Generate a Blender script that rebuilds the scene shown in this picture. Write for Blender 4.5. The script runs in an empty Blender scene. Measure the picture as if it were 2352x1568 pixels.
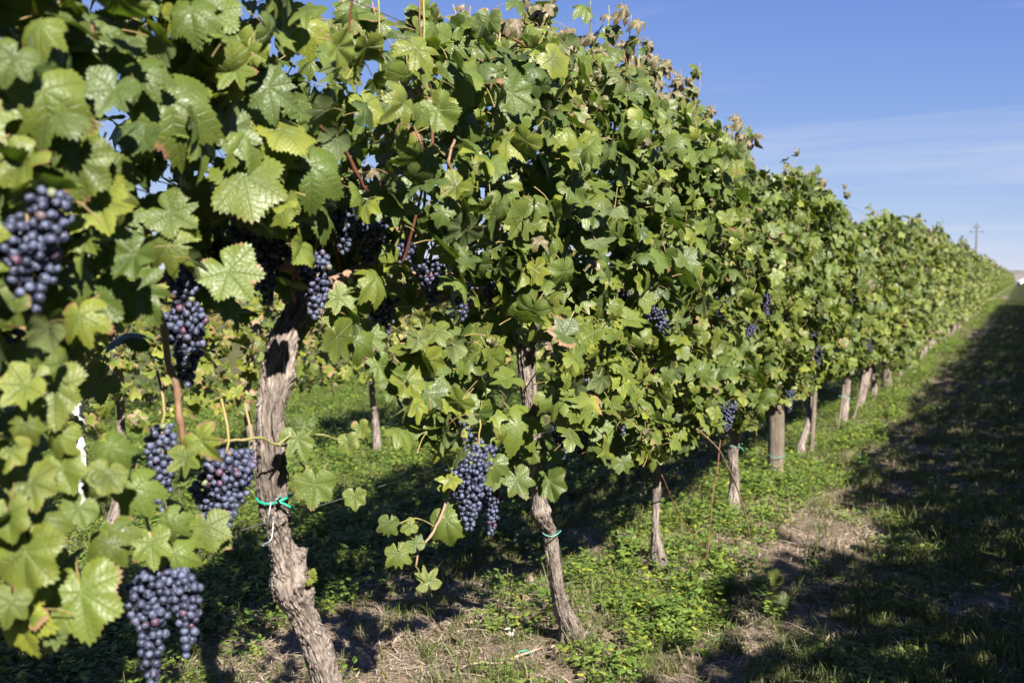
import bpy, math, random
import numpy as np
from mathutils import Vector, Matrix, noise
random.seed(7); rng = np.random.default_rng(7)
S = bpy.context.scene
COL = S.collection
R = math.radians

# ------------------------------------------------------------------ camera
CH = 1.40                      # eye height; the row runs along +Y, 1.52 m to the left of the camera
TH, PH = R(27.02), R(3.60)
cam_d = bpy.data.cameras.new('camera'); cam = bpy.data.objects.new('camera', cam_d); COL.objects.link(cam)
cam.location = (0, 0, CH); cam.rotation_euler = (R(90) - PH, 0, TH)
cam_d.lens = 35.0; cam_d.sensor_width = 36.0; cam_d.clip_start = 0.05; cam_d.clip_end = 6000
cam_d.dof.use_dof = True; cam_d.dof.focus_distance = 3.0; cam_d.dof.aperture_fstop = 4.0
S.camera = cam
# ------------------------------------------------------------------ sky and sun
SUN_EL = R(37.0)
SUN_AZ = math.atan2(0.766, -0.643)        # towards the sun, on the ground: right of the row and behind the camera
sun_dir = Vector((math.cos(SUN_EL) * 0.766, -math.cos(SUN_EL) * 0.643, math.sin(SUN_EL)))
w = bpy.data.worlds.new('World'); S.world = w; w.use_nodes = True
wt = w.node_tree; wt.nodes.clear()
def wn(t, **k):
    n = wt.nodes.new(t)
    for a, b in k.items(): setattr(n, a, b)
    return n
wo = wn('ShaderNodeOutputWorld'); bg = wn('ShaderNodeBackground')
sky = wn('ShaderNodeTexSky', sky_type='NISHITA', sun_disc=False, sun_elevation=SUN_EL,
         sun_rotation=math.atan2(sun_dir.x, sun_dir.y), altitude=3000, air_density=0.7, dust_density=0.0, ozone_density=4.5)
# thin cirrus streaks, over the whole sky
tc = wn('ShaderNodeTexCoord'); sxyz = wn('ShaderNodeSeparateXYZ'); wt.links.new(tc.outputs['Generated'], sxyz.inputs[0])
def wm(op, a, b):
    n = wn('ShaderNodeMath', operation=op)
    for k_, v_ in enumerate((a, b)):
        if isinstance(v_, bpy.types.NodeSocket): wt.links.new(v_, n.inputs[k_])
        else: n.inputs[k_].default_value = v_
    return n.outputs[0]
zc = wm('ADD', wm('MAXIMUM', sxyz.outputs[2], 0.0), 0.06); cxy = wn('ShaderNodeCombineXYZ')
wt.links.new(wm('DIVIDE', sxyz.outputs[0], zc), cxy.inputs[0]); wt.links.new(wm('DIVIDE', sxyz.outputs[1], zc), cxy.inputs[1])
mp = wn('ShaderNodeMapping'); mp.inputs['Scale'].default_value = (0.22, 0.75, 1.0); mp.inputs['Rotation'].default_value = (0, 0, 0.25); mp.inputs['Location'].default_value = (15.5, 8.5, 0)
nz = wn('ShaderNodeTexNoise'); nz.inputs['Scale'].default_value = 1.0; nz.inputs['Detail'].default_value = 7; nz.inputs['Roughness'].default_value = 0.58
rp = wn('ShaderNodeMapRange'); rp.inputs['From Min'].default_value = 0.50; rp.inputs['From Max'].default_value = 0.78; rp.inputs['To Max'].default_value = 0.60
mx = wn('ShaderNodeMix', data_type='RGBA'); mx.inputs['B'].default_value = (4.6, 4.9, 5.7, 1)
wt.links.new(cxy.outputs[0], mp.inputs['Vector']); wt.links.new(mp.outputs['Vector'], nz.inputs['Vector'])
wt.links.new(nz.outputs['Fac'], rp.inputs['Value']); wt.links.new(rp.outputs['Result'], mx.inputs['Factor'])
tint = wn('ShaderNodeMix', data_type='RGBA', blend_type='MULTIPLY'); tint.inputs['Factor'].default_value = 1.0; tint.inputs['B'].default_value = (1.30, 1.12, 1.18, 1)   # white balance of the sky
wt.links.new(sky.outputs['Color'], tint.inputs['A']); 
# soft shoulder, so that the horizon does not burn out
va = wn('ShaderNodeVectorMath', operation='MULTIPLY'); va.inputs[1].default_value = (1.16, 1.37, 4.1); vb = wn('ShaderNodeVectorMath', operation='MULTIPLY_ADD'); vb.inputs[1].default_value = (0.133, 0.183, 0.65); vb.inputs[2].default_value = (1, 1, 1)
vd = wn('ShaderNodeVectorMath', operation='DIVIDE'); wt.links.new(tint.outputs['Result'], va.inputs[0]); wt.links.new(tint.outputs['Result'], vb.inputs[0]); wt.links.new(va.outputs[0], vd.inputs[0]); wt.links.new(vb.outputs[0], vd.inputs[1]); wt.links.new(vd.outputs[0], mx.inputs['A']); wt.links.new(mx.outputs['Result'], bg.inputs['Color'])
bg.inputs['Strength'].default_value = 0.050
wt.links.new(bg.outputs['Background'], wo.inputs['Surface'])
sl = bpy.data.lights.new('sun', 'SUN'); sun = bpy.data.objects.new('sun', sl); COL.objects.link(sun)
sl.energy = 5.0; sl.angle = R(0.53); sl.color = (1.0, 0.945, 0.86)
sun.rotation_euler = sun_dir.to_track_quat('Z', 'Y').to_euler()
vs = S.view_settings; vs.view_transform = 'Standard'; vs.look = 'None'; vs.exposure = 1.66; vs.gamma = 1.0; vs.use_curve_mapping = False
S.render.engine = 'CYCLES'
S.cycles.use_denoising = True
S.cycles.max_bounces = 4; S.cycles.diffuse_bounces = 1; S.cycles.glossy_bounces = 1; S.cycles.transmission_bounces = 3
S.cycles.use_adaptive_sampling = True; S.cycles.adaptive_threshold = 0.015
S.cycles.sample_clamp_indirect = 6.0

# ------------------------------------------------------------------ measuring helpers (photo pixels at 2352 x 1568)
FPX = 35.0 / 36.0 * 2352
fw = Vector((-math.sin(TH) * math.cos(PH), math.cos(TH) * math.cos(PH), -math.sin(PH)))
rt = Vector((math.cos(TH), math.sin(TH), 0)); up = rt.cross(fw)
CAM = Vector((0, 0, CH))
def ray(px, py): return fw + rt * ((px - 1176) / FPX) + up * ((784 - py) / FPX)
def at_x(px, py, X): d = ray(px, py); return CAM + d * (X / d.x)
def at_g(px, py, Z=0.0): d = ray(px, py); return CAM + d * ((Z - CH) / d.z)
def depth(P): return (Vector(P) - CAM).dot(fw)
_f, _r, _u = (np.array(v) for v in (fw, rt, up))
def proj(P):
    q = np.asarray(P, float) - np.array((0, 0, CH)); z = q @ _f; zz = np.where(z > 0.05, z, 0.05)
    return 1176 + FPX * (q @ _r) / zz, 784 - FPX * (q @ _u) / zz, z
def inpoly(px, py, poly):
    c = np.zeros(len(px), bool); n = len(poly)
    for i in range(n):
        x1, y1 = poly[i]; x2, y2 = poly[(i + 1) % n]
        if y1 == y2: continue
        c ^= ((y1 > py) != (y2 > py)) & (px < (x2 - x1) * (py - y1) / (y2 - y1) + x1)
    return c
ROW = -1.49; ROW2 = -4.55; ROWR = 1.5

# ------------------------------------------------------------------ material helpers
class NT:
    def __init__(s, name):
        s.m = bpy.data.materials.new(name); s.m.use_nodes = True; s.t = s.m.node_tree; s.t.nodes.clear()
        s.out = s.t.nodes.new('ShaderNodeOutputMaterial')
    def n(s, t, **k):
        n = s.t.nodes.new(t)
        for a, b in k.items(): setattr(n, a, b)
        return n
    def set(s, sock, v):
        if isinstance(v, bpy.types.NodeSocket): s.t.links.new(v, sock)
        elif v is not None: sock.default_value = v
    def math(s, op, a, b=None, c=None, clamp=False):
        n = s.n('ShaderNodeMath', operation=op, use_clamp=clamp)
        for i, v in enumerate((a, b, c)): s.set(n.inputs[i], v)
        return n.outputs[0]
    def mr(s, v, a, b, c=0.0, d=1.0, smooth=False):
        n = s.n('ShaderNodeMapRange', interpolation_type='SMOOTHSTEP' if smooth else 'LINEAR')
        for k, x in (('Value', v), ('From Min', a), ('From Max', b), ('To Min', c), ('To Max', d)): s.set(n.inputs[k], x)
        return n.outputs[0]
    def mix(s, f, a, b, blend='MIX'):
        n = s.n('ShaderNodeMix', data_type='RGBA', blend_type=blend)
        s.set(n.inputs[0], f); s.set(n.inputs[6], a if not isinstance(a, tuple) else (*a, 1)); s.set(n.inputs[7], b if not isinstance(b, tuple) else (*b, 1))
        return n.outputs[2]
    def noise(s, vec, scale, detail=3, rough=0.5, out='Fac'):
        n = s.n('ShaderNodeTexNoise'); s.set(n.inputs['Vector'], vec); n.inputs['Scale'].default_value = scale
        n.inputs['Detail'].default_value = detail; n.inputs['Roughness'].default_value = rough
        return n.outputs[out]
    def attr(s, name): return s.n('ShaderNodeAttribute', attribute_name=name)
    def bump(s, h, dist, strength=1.0):
        n = s.n('ShaderNodeBump'); s.set(n.inputs['Height'], h); n.inputs['Distance'].default_value = dist; n.inputs['Strength'].default_value = strength
        return n.outputs[0]
    def bsdf(s, col, rough=0.6, spec=0.4, normal=None):
        n = s.n('ShaderNodeBsdfPrincipled'); s.set(n.inputs['Base Color'], col if not isinstance(col, tuple) else (*col, 1)); s.set(n.inputs['Roughness'], rough)
        s.set(n.inputs['Specular IOR Level'], spec)
        if normal is not None: s.set(n.inputs['Normal'], normal)
        return n
    def done(s, sh): s.t.links.new(sh, s.out.inputs['Surface']); return s.m

def leaf_material(name, per_object):
    t = NT(name)
    lp = t.attr('lp'); sx = t.n('ShaderNodeSeparateXYZ'); t.t.links.new(lp.outputs['Vector'], sx.inputs[0])
    x, y, e = sx.outputs[0], sx.outputs[1], sx.outputs[2]
    if per_object:
        oi = t.n('ShaderNodeObjectInfo'); cs = t.n('ShaderNodeSeparateColor'); t.t.links.new(oi.outputs['Color'], cs.inputs[0])
        val = oi.outputs['Alpha']
    else:
        a = t.attr('lc'); cs = t.n('ShaderNodeSeparateColor'); t.t.links.new(a.outputs['Color'], cs.inputs[0]); val = a.outputs['Alpha']
    yel, brn, dry = cs.outputs[0], cs.outputs[1], cs.outputs[2]
    cb = t.n('ShaderNodeCombineXYZ'); t.set(cb.inputs[0], x); t.set(cb.inputs[1], y); t.set(cb.inputs[2], t.math('MULTIPLY', val, 37.0))
    vec = cb.outputs[0]
    r = t.math('SQRT', t.math('ADD', t.math('MULTIPLY', x, x), t.math('MULTIPLY', y, y)))
    best = None
    for ang in (0, 0.84, -0.84, 1.80, -1.80):
        dx, dy = math.sin(ang), math.cos(ang)
        al = t.math('ADD', t.math('MULTIPLY', x, dx), t.math('MULTIPLY', y, dy))
        pe = t.math('ABSOLUTE', t.math('SUBTRACT', t.math('MULTIPLY', x, dy), t.math('MULTIPLY', y, dx)))
        pe = t.math('ADD', pe, t.math('MULTIPLY', t.math('LESS_THAN', al, 0.0), 5.0))
        best = pe if best is None else t.math('MINIMUM', best, pe)
    wv = t.mr(r, 0.0, 1.0, 0.030, 0.010)
    main = t.math('SUBTRACT', 1.0, t.math('DIVIDE', best, wv), clamp=True)
    ch = t.math('PINGPONG', t.math('MULTIPLY', t.math('SUBTRACT', r, t.math('MULTIPLY', best, 0.75)), 8.0), 0.5)
    sec = t.math('MULTIPLY', t.mr(ch, 0.0, 0.09, 1.0, 0.0), 0.55)
    vein = t.math('MAXIMUM', main, sec)
    big = t.noise(vec, 1.7, 1); fine = t.noise(vec, 9.0, 2, 0.6)
    if per_object:
        vor = t.n('ShaderNodeTexVoronoi', feature='DISTANCE_TO_EDGE'); t.set(vor.inputs['Vector'], vec); vor.inputs['Scale'].default_value = 11.0
        ret = t.mr(vor.outputs['Distance'], 0.0, 0.22)
    else: ret = fine
    green = t.mix(val, (0.025, 0.046, 0.009), (0.086, 0.124, 0.021))
    green = t.mix(t.mr(big, 0.35, 0.7), green, t.mix(0.5, green, (0.060, 0.098, 0.016)))
    # yellowing starts at the margin and between the veins
    ym = t.math('MULTIPLY', yel, t.mr(t.math('ADD', t.math('MULTIPLY', e, 0.8), t.math('MULTIPLY', big, 0.7)), 0.25, 1.15, 0.15, 1.0), clamp=True)
    colr = t.mix(ym, green, (0.225, 0.235, 0.025))
    colr = t.mix(t.math('MULTIPLY', vein, 0.5), colr, (0.135, 0.16, 0.05))
    # spray residue: pale speckles
    sp = t.noise(vec, 34.0, 1, 0.7) if per_object else None
    if per_object: colr = t.mix(t.math('MULTIPLY', t.mr(sp, 0.60, 0.74), t.mr(big, 0.45, 0.65, 0.0, 0.25)), colr, (0.27, 0.31, 0.26))
    # scorched margin
    bm = t.math('MULTIPLY', t.mr(t.math('ADD', e, t.math('MULTIPLY', t.math('SUBTRACT', big, 0.5), 0.8)), t.math('SUBTRACT', 1.06, t.math('MULTIPLY', brn, 0.42)), t.math('SUBTRACT', 1.14, t.math('MULTIPLY', brn, 0.38))), t.math('GREATER_THAN', brn, 0.02))
    bm = t.math('MULTIPLY', bm, t.mr(t.noise(vec, 1.1, 0), 0.44, 0.53))
    colr = t.mix(bm, colr, t.mix(fine, (0.12, 0.062, 0.030), (0.34, 0.20, 0.11)))
    dm = t.math('MULTIPLY', t.mr(t.math('ADD', t.math('MULTIPLY', dry, 1.1), t.math('MULTIPLY', t.math('SUBTRACT', fine, 0.5), 0.9)), 0.45, 0.75), 1.0)
    colr = t.mix(dm, colr, t.mix(big, (0.05, 0.030, 0.019), (0.27, 0.20, 0.135)))
    geo = t.n('ShaderNodeNewGeometry')
    under = t.mix(0.55, colr, t.mix(dm, (0.115, 0.145, 0.07), (0.22, 0.165, 0.11)))
    colr2 = t.mix(geo.outputs['Backfacing'], colr, under)
    hgt = t.math('ADD', t.math('MULTIPLY', ret, 0.22), t.math('SUBTRACT', t.math('MULTIPLY', fine, 0.5), t.math('MULTIPLY', vein, 0.9)))
    nb = t.bump(hgt, 0.0016, 0.8)
    rough = t.mr(fine, 0.3, 0.7, 0.36, 0.56)
    p = t.bsdf(colr2, rough, 0.42, nb)
    tr = t.n('ShaderNodeBsdfTranslucent'); t.set(tr.inputs['Color'], t.mix(1.0, colr, (1.35, 1.75, 0.60), 'MULTIPLY'))
    ms = t.n('ShaderNodeMixShader'); t.set(ms.inputs[0], t.mr(dm, 0, 1, 0.22, 0.10))
    t.t.links.new(p.outputs[0], ms.inputs[1]); t.t.links.new(tr.outputs[0], ms.inputs[2])
    return t.done(ms.outputs[0])
M_LEAF = leaf_material('vine_leaf', True)
M_LEAFM = leaf_material('vine_leaf_mass', False)

def cane_material(name, a, b):
    t = NT(name); tc = t.n('ShaderNodeTexCoord'); f = t.noise(tc.outputs['Object'], 14, 4)
    g = t.noise(tc.outputs['Object'], 160, 2)
    return t.done(t.bsdf(t.mix(t.mr(f, 0.35, 0.65), a, b), 0.55, 0.35, t.bump(g, 0.001, 0.6)).outputs[0])
M_PET = cane_material('petiole', (0.20, 0.20, 0.06), (0.26, 0.15, 0.07))
M_CANE = cane_material('ripe_cane', (0.17, 0.095, 0.055), (0.25, 0.165, 0.11))
M_CANER = cane_material('red_cane', (0.11, 0.035, 0.022), (0.16, 0.07, 0.04))
M_CANEG = cane_material('green_cane', (0.17, 0.19, 0.05), (0.27, 0.22, 0.09))

def bark_material(name, lo, mid, hi):
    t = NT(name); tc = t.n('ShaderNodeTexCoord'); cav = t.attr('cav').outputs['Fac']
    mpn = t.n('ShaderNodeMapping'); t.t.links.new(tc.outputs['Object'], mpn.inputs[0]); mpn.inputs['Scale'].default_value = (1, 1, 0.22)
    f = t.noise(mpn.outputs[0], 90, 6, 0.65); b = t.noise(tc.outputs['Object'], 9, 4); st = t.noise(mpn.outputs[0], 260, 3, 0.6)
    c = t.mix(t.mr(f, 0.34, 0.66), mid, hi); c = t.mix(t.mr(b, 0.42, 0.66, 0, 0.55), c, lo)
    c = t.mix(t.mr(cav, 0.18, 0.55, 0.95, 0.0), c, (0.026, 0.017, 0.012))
    lich = t.noise(tc.outputs['Object'], 28, 4, 0.7)
    c = t.mix(t.mr(lich, 0.66, 0.74, 0, 0.35), c, (0.20, 0.19, 0.12))
    h = t.math('ADD', t.math('MULTIPLY', f, 1.0), t.math('MULTIPLY', st, 0.6))
    return t.done(t.bsdf(c, 0.85, 0.2, t.bump(h, 0.009, 1.0)).outputs[0])
M_BARK = bark_material('vine_bark', (0.080, 0.062, 0.050), (0.125, 0.098, 0.081), (0.36, 0.300, 0.258))
M_POST = bark_material('post_wood', (0.08, 0.062, 0.046), (0.105, 0.085, 0.064), (0.21, 0.175, 0.135))

def grape_material(name, per_object):
    t = NT(name); tc = t.n('ShaderNodeTexCoord')
    rnd = t.n('ShaderNodeObjectInfo').outputs['Random'] if per_object else t.attr('lc').outputs['Fac']
    geo = t.n('ShaderNodeNewGeometry')
    f = t.noise(geo.outputs['Position'], 150, 4, 0.6); g = t.noise(geo.outputs['Position'], 900, 2, 0.6)
    skin = t.mix(t.mr(rnd, 0.90, 0.98), (0.008, 0.008, 0.018), (0.075, 0.018, 0.028))
    skin = t.mix(t.mr(rnd, 0.985, 0.995), skin, (0.16, 0.17, 0.04))
    bl = t.math('MULTIPLY', t.mr(f, 0.36, 0.60), t.mr(t.math('FRACT', t.math('MULTIPLY', rnd, 7.3)), 0, 1, 0.35, 0.95))
    c = t.mix(bl, skin, t.mix(g, (0.075, 0.090, 0.165), (0.145, 0.165, 0.25)))
    return t.done(t.bsdf(c, t.mr(bl, 0, 1, 0.34, 0.72), 0.35).outputs[0])
M_GRAPE = grape_material('grape_skin', True); M_GRAPEM = grape_material('grape_skin_mass', False)

def plain(name, c, rough=0.5, spec=0.4, metal=0.0, nscale=None, c2=None):
    t = NT(name); col = c
    if nscale:
        tc = t.n('ShaderNodeTexCoord'); col = t.mix(t.mr(t.noise(tc.outputs['Object'], nscale, 4), 0.35, 0.65), c, c2)
    b = t.bsdf(col, rough, spec); b.inputs['Metallic'].default_value = metal
    return t.done(b.outputs[0])
M_WIRE = plain('galvanised_wire', (0.30, 0.30, 0.30), 0.45, 0.5, 0.85)
M_BLUE = plain('blue_plastic_wire', (0.02, 0.16, 0.33), 0.45)
M_TIE = plain('green_plastic_tie', (0.015, 0.26, 0.17), 0.4)
M_TIE2 = plain('faded_green_tie', (0.09, 0.27, 0.22), 0.5)
M_STEEL = plain('galvanised_post', (0.52, 0.53, 0.53), 0.5, 0.5, 0.15, 22, (0.66, 0.67, 0.67))
M_DARK = plain('dark_slot', (0.02, 0.02, 0.02), 0.8)
M_STONE = plain('pale_stone', (0.62, 0.57, 0.47), 0.8, 0.3, 0, 18, (0.45, 0.39, 0.31))
M_TWIG = plain('dry_twig', (0.20, 0.14, 0.095), 0.85, 0.2, 0, 40, (0.32, 0.25, 0.18))

# ------------------------------------------------------------------ mesh helpers
def new_mesh(name, V, Fc, mats=(), smooth=True, mi=None):
    me = bpy.data.meshes.new(name); me.from_pydata([tuple(v) for v in V], [], Fc)
    for m in mats: me.materials.append(m)
    if smooth: me.polygons.foreach_set('use_smooth', np.ones(len(me.polygons), bool))
    if mi is not None: me.polygons.foreach_set('material_index', np.asarray(mi, np.int32))
    me.update(); return me
def np_mesh(name, V, T, mats, mi=None, smooth=True):
    me = bpy.data.meshes.new(name); nv, nt = len(V), len(T)
    me.vertices.add(nv); me.vertices.foreach_set('co', np.ascontiguousarray(V, np.float32).ravel())
    me.loops.add(nt * 3); me.loops.foreach_set('vertex_index', np.ascontiguousarray(T, np.int32).ravel())
    me.polygons.add(nt); me.polygons.foreach_set('loop_start', np.arange(0, nt * 3, 3, dtype=np.int32))
    for m in mats: me.materials.append(m)
    if mi is not None: me.polygons.foreach_set('material_index', np.ascontiguousarray(mi, np.int32))
    me.polygons.foreach_set('use_smooth', np.full(nt, smooth, bool)); me.update(calc_edges=True); me.validate()
    return me
def add_attr(me, name, typ, arr):
    a = me.attributes.new(name, typ, 'POINT'); arr = np.ascontiguousarray(arr, np.float32).ravel()
    a.data.foreach_set('value' if typ == 'FLOAT' else 'color' if typ == 'FLOAT_COLOR' else 'vector', arr)
def link(name, me, parent=None, M=None):
    o = bpy.data.objects.new(name, me); COL.objects.link(o)
    if parent is not None: o.parent = parent
    if M is not None: o.matrix_basis = M
    return o
def tag(o, label, cat=None, group=None, kind=None):
    if label: o['label'] = label
    if cat: o['category'] = cat
    if group: o['group'] = group
    if kind: o['kind'] = kind
    return o
def empty(name, loc):
    o = bpy.data.objects.new(name, None); COL.objects.link(o); o.location = loc; o.empty_display_size = 0.1
    return o
def catmull(P, n):
    P = [Vector(p) for p in P]; out = []
    for i in range(len(P) - 1):
        p0, p1, p2, p3 = P[max(i - 1, 0)], P[i], P[i + 1], P[min(i + 2, len(P) - 1)]
        for k in range(n):
            t = k / n
            out.append(0.5 * ((2 * p1) + (p2 - p0) * t + (2 * p0 - 5 * p1 + 4 * p2 - p3) * t * t + (3 * p1 - p0 - 3 * p2 + p3) * t ** 3))
    out.append(P[-1]); return out
def frames(P):
    T = [(P[min(i + 1, len(P) - 1)] - P[max(i - 1, 0)]).normalized() for i in range(len(P))]
    a = Vector((1, 0, 0)) if abs(T[0].x) < 0.8 else Vector((0, 1, 0)); N = [(a - T[0] * a.dot(T[0])).normalized()]
    for i in range(1, len(P)):
        v = N[-1] - T[i] * N[-1].dot(T[i]); N.append(v.normalized())
    return T, N
def tube(P, rad, seg=6, fn=None, base=0, cap=True):
    """vertices and faces of a tube along P; rad is a list or number; fn(i, angle, point) scales the radius"""
    P = [Vector(p) for p in P]; T, N = frames(P); V = []; Fc = []; cav = []
    for i, p in enumerate(P):
        B = T[i].cross(N[i]); r = rad[i] if hasattr(rad, '__len__') else rad
        for k in range(seg):
            a = 2 * math.pi * k / seg; d = N[i] * math.cos(a) + B * math.sin(a); q = 1.0
            if fn: q = fn(i, a, p + d * r); cav.append(q)
            V.append(p + d * (r * q))
    for i in range(len(P) - 1):
        for k in range(seg):
            a = base + i * seg + k; b = base + i * seg + (k + 1) % seg
            Fc.append((a, b, b + seg, a + seg))
    if cap:
        Fc.append(tuple(base + k for k in reversed(range(seg)))); Fc.append(tuple(base + (len(P) - 1) * seg + k for k in range(seg)))
    return V, Fc, cav
def wiggle(P, amp, n=4):
    Q = catmull(P, n); s = random.random() * 50
    for i, q in enumerate(Q):
        if 0 < i < len(Q) - 1: Q[i] = q + amp * noise.noise_vector(Vector((i * 0.45 + s, s, 3.1)))
    return Q
def cane_obj(P, r0, r1, mat, parent=None, name='cane', amp=0.006, seg=6):
    Q = wiggle(P, amp, 5); n = len(Q); rad = []
    for i in range(n):
        r = r0 + (r1 - r0) * i / (n - 1)
        if i % 5 == 0 and 0 < i < n - 1: r *= 1.35          # nodes
        rad.append(r)
    off = parent.location if parent is not None else Vector((0, 0, 0))
    V, Fc, _ = tube([q - off for q in Q], rad, seg)
    return link(name, new_mesh(name, V, Fc, [mat]), parent)

# ------------------------------------------------------------------ leaf templates
def leaf_template(nout, rings, seed, curl=0.18, fold=0.10, wave=0.06, dry=False, petiole=True):
    rs = random.Random(seed)
    ca = [0, 26, 50, 79, 108, 140, 166, 180]
    cr = [1.0, rs.uniform(.52, .80), rs.uniform(.84, 1.0), rs.uniform(.40, .70), rs.uniform(.70, .88), rs.uniform(.66, .76), rs.uniform(.5, .62), .09]
    def rad(a):
        d = abs(math.degrees(a))
        for i in range(len(ca) - 1):
            if d <= ca[i + 1]:
                t = (d - ca[i]) / (ca[i + 1] - ca[i]); t = t * t * (3 - 2 * t) * 0.35 + t * 0.65
                return cr[i] + (cr[i + 1] - cr[i]) * t
        return cr[-1]
    ph = rs.uniform(0, 6.28); asym = rs.uniform(-.06, .06); tw = rs.uniform(-.25, .25)
    V = [(0, 0, 0)]; E = [0.0]; ang = []
    for k in range(nout):
        ang.append(-math.pi + 2 * math.pi * (k + 0.5) / nout)
    ro = []; bites = [(rs.uniform(-2.6, 2.6), rs.uniform(.10, .30), rs.uniform(.15, .5)) for _ in range(rs.choice((0, 0, 1, 1, 2)))]
    for k, a in enumerate(ang):
        r = rad(a) * (1 + asym * math.sin(a))
        for ba, bw, bd in bites:
            if abs(a - ba) < bw: r *= 1 - bd * (1 - (abs(a - ba) / bw) ** 2)
        tooth = (0.042 if k % 2 == 0 else -0.04) * rs.uniform(.6, 1.4)
        ro.append(r * (1 + (tooth if nout > 20 and abs(a) < 2.95 else tooth * 0.4)))
    va = [0, .84, -.84, 1.8, -1.8]
    for q in rings:
        for k, a in enumerate(ang):
            # inner rings are smoothed outlines
            m = ro[k] if q == rings[-1] else (ro[k - 1] + 2 * ro[k] + ro[(k + 1) % nout]) / 4
            r = m * q; x, y = r * math.sin(a), r * math.cos(a)
            dv = min(abs(math.sin(a - v)) * r if math.cos(a - v) > 0 else 9 for v in va)
            z = -curl * (r * r) * (1 if not dry else 1.6) + fold * abs(x) * (1 - .4 * r) + wave * r * r * math.sin(3 * a + ph) + wave * .7 * r * r * math.sin(7 * a + ph * 2)
            z += 0.10 * min(dv, .25) * (1 if q < 1 else .6) + tw * x * y * .4
            if dry:
                z += .30 * r * math.sin(5 * a + ph) * q + rs.uniform(-.07, .07) * q; x *= 1 - .3 * q * q; y *= 1 - .2 * q * q
            V.append((x, y, z)); E.append(q)
    T = []; n0 = nout
    for k in range(nout): T.append((0, 1 + (k + 1) % nout, 1 + k))
    for j in range(len(rings) - 1):
        for k in range(nout):
            a = 1 + j * nout + k; b = 1 + j * nout + (k + 1) % nout; c = a + nout; d = b + nout
            T += [(a, b, d), (a, d, c)]
    T = [(a, c, b) for a, b, c in T]          # upper side faces +Z
    V = np.array(V, float); lp = np.column_stack([V[:, 0], V[:, 1], E]); mi = np.zeros(len(T), int)
    # make sure normals look up
    v0, v1, v2 = V[T[0][0]], V[T[0][1]], V[T[0][2]]
    if np.cross(v1 - v0, v2 - v0)[2] < 0: T = [(a, c, b) for a, b, c in T]
    if petiole:
        L = rs.uniform(.6, 1.0); b = rs.uniform(-.25, .25)
        P = [(0, 0.02, 0), (b * .3, -.25 * L, -.10), (b, -.62 * L, -.34), (b * 1.6, -.95 * L, -.75)]
        tv, tf, _ = tube(catmull(P, 2), [.022, .02, .02, .02, .02, .022, .028], 4, cap=False, base=len(V))
        V = np.vstack([V, np.array([tuple(v) for v in tv])]); lp = np.vstack([lp, np.tile([0, 0, 0], (len(tv), 1))])
        for f in tf: T += [(f[0], f[1], f[2]), (f[0], f[2], f[3])]
        mi = np.concatenate([mi, np.ones(len(T) - len(mi), int)])
    return V, np.array(T), lp, mi
LOD0 = [leaf_template(92, (.28, .55, .8, 1.0), 100 + i, random.uniform(.0, .45) if i % 4 else random.uniform(.5, 1.0), random.uniform(-.12, .4) if i % 5 else random.uniform(.5, .9), random.uniform(.04, .14)) for i in range(20)]
LOD0D = [leaf_template(44, (.3, .55, .8, 1.0), 300 + i, .5, .3, .16, dry=True) for i in range(5)]
LOD1 = [leaf_template(34, (.5, 1.0), 500 + i, random.uniform(.0, .7), random.uniform(-.12, .6), .09) for i in range(12)]
LOD1D = [leaf_template(26, (.5, 1.0), 700 + i, .5, .3, .16, dry=True) for i in range(3)]
LOD2 = [leaf_template(14, (1.0,), 900 + i, .25, .15, .08, petiole=False) for i in range(6)]
def leaf_mesh(tp, mat):
    V, T, lp, mi = tp; me = np_mesh('vine_leaf', V, T, [mat, M_PET], mi); add_attr(me, 'lp', 'FLOAT_VECTOR', lp); return me
LEAVES = [leaf_mesh(t, M_LEAF) for t in LOD0]; LEAVESD = [leaf_mesh(t, M_LEAF) for t in LOD0D]

class Leaf:
    __slots__ = ('p', 'x', 'y', 'z', 's', 'c', 'dry', 'v')
    def __init__(s, pos, nrm, tip, size, col, dry=False, var=None):
        z = Vector(nrm).normalized(); t = Vector(tip); y = (t - z * t.dot(z))
        if y.length < 1e-4: y = z.orthogonal()
        y.normalize(); x = y.cross(z)
        s.x, s.y, s.z, s.s, s.c, s.dry = x, y, z, size, col, dry
        s.p = Vector(pos) - y * (0.30 * size); s.v = random.randrange(1000) if var is None else var
    def matrix(s, off):
        a, b, c = s.x * s.s, s.y * s.s, s.z * s.s; p = s.p - off
        return Matrix(((a.x, b.x, c.x, p.x), (a.y, b.y, c.y, p.y), (a.z, b.z, c.z, p.z), (0, 0, 0, 1)))
def leaf_obj(l, parent):
    me = (LEAVESD if l.dry else LEAVES); o = link('leaf', me[l.v % len(me)], parent, l.matrix(parent.location)); o.color = l.c
    return o
def merge_leaves(name, leaves, off, lod=1):
    VV, TT, LP, MI, CC = [], [], [], [], []; b = 0
    for l in leaves:
        tl = LOD2 if lod == 2 else (LOD1D if l.dry else LOD1); V, T, lp, mi = tl[l.v % len(tl)]
        m = np.array(l.matrix(off)); VV.append(V @ m[:3, :3].T + m[:3, 3]); TT.append(T + b); LP.append(lp); MI.append(mi)
        CC.append(np.tile(l.c, (len(V), 1))); b += len(V)
    me = np_mesh(name, np.vstack(VV), np.vstack(TT), [M_LEAFM, M_PET], np.concatenate(MI))
    add_attr(me, 'lp', 'FLOAT_VECTOR', np.vstack(LP)); add_attr(me, 'lc', 'FLOAT_COLOR', np.vstack(CC)); return me
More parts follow.
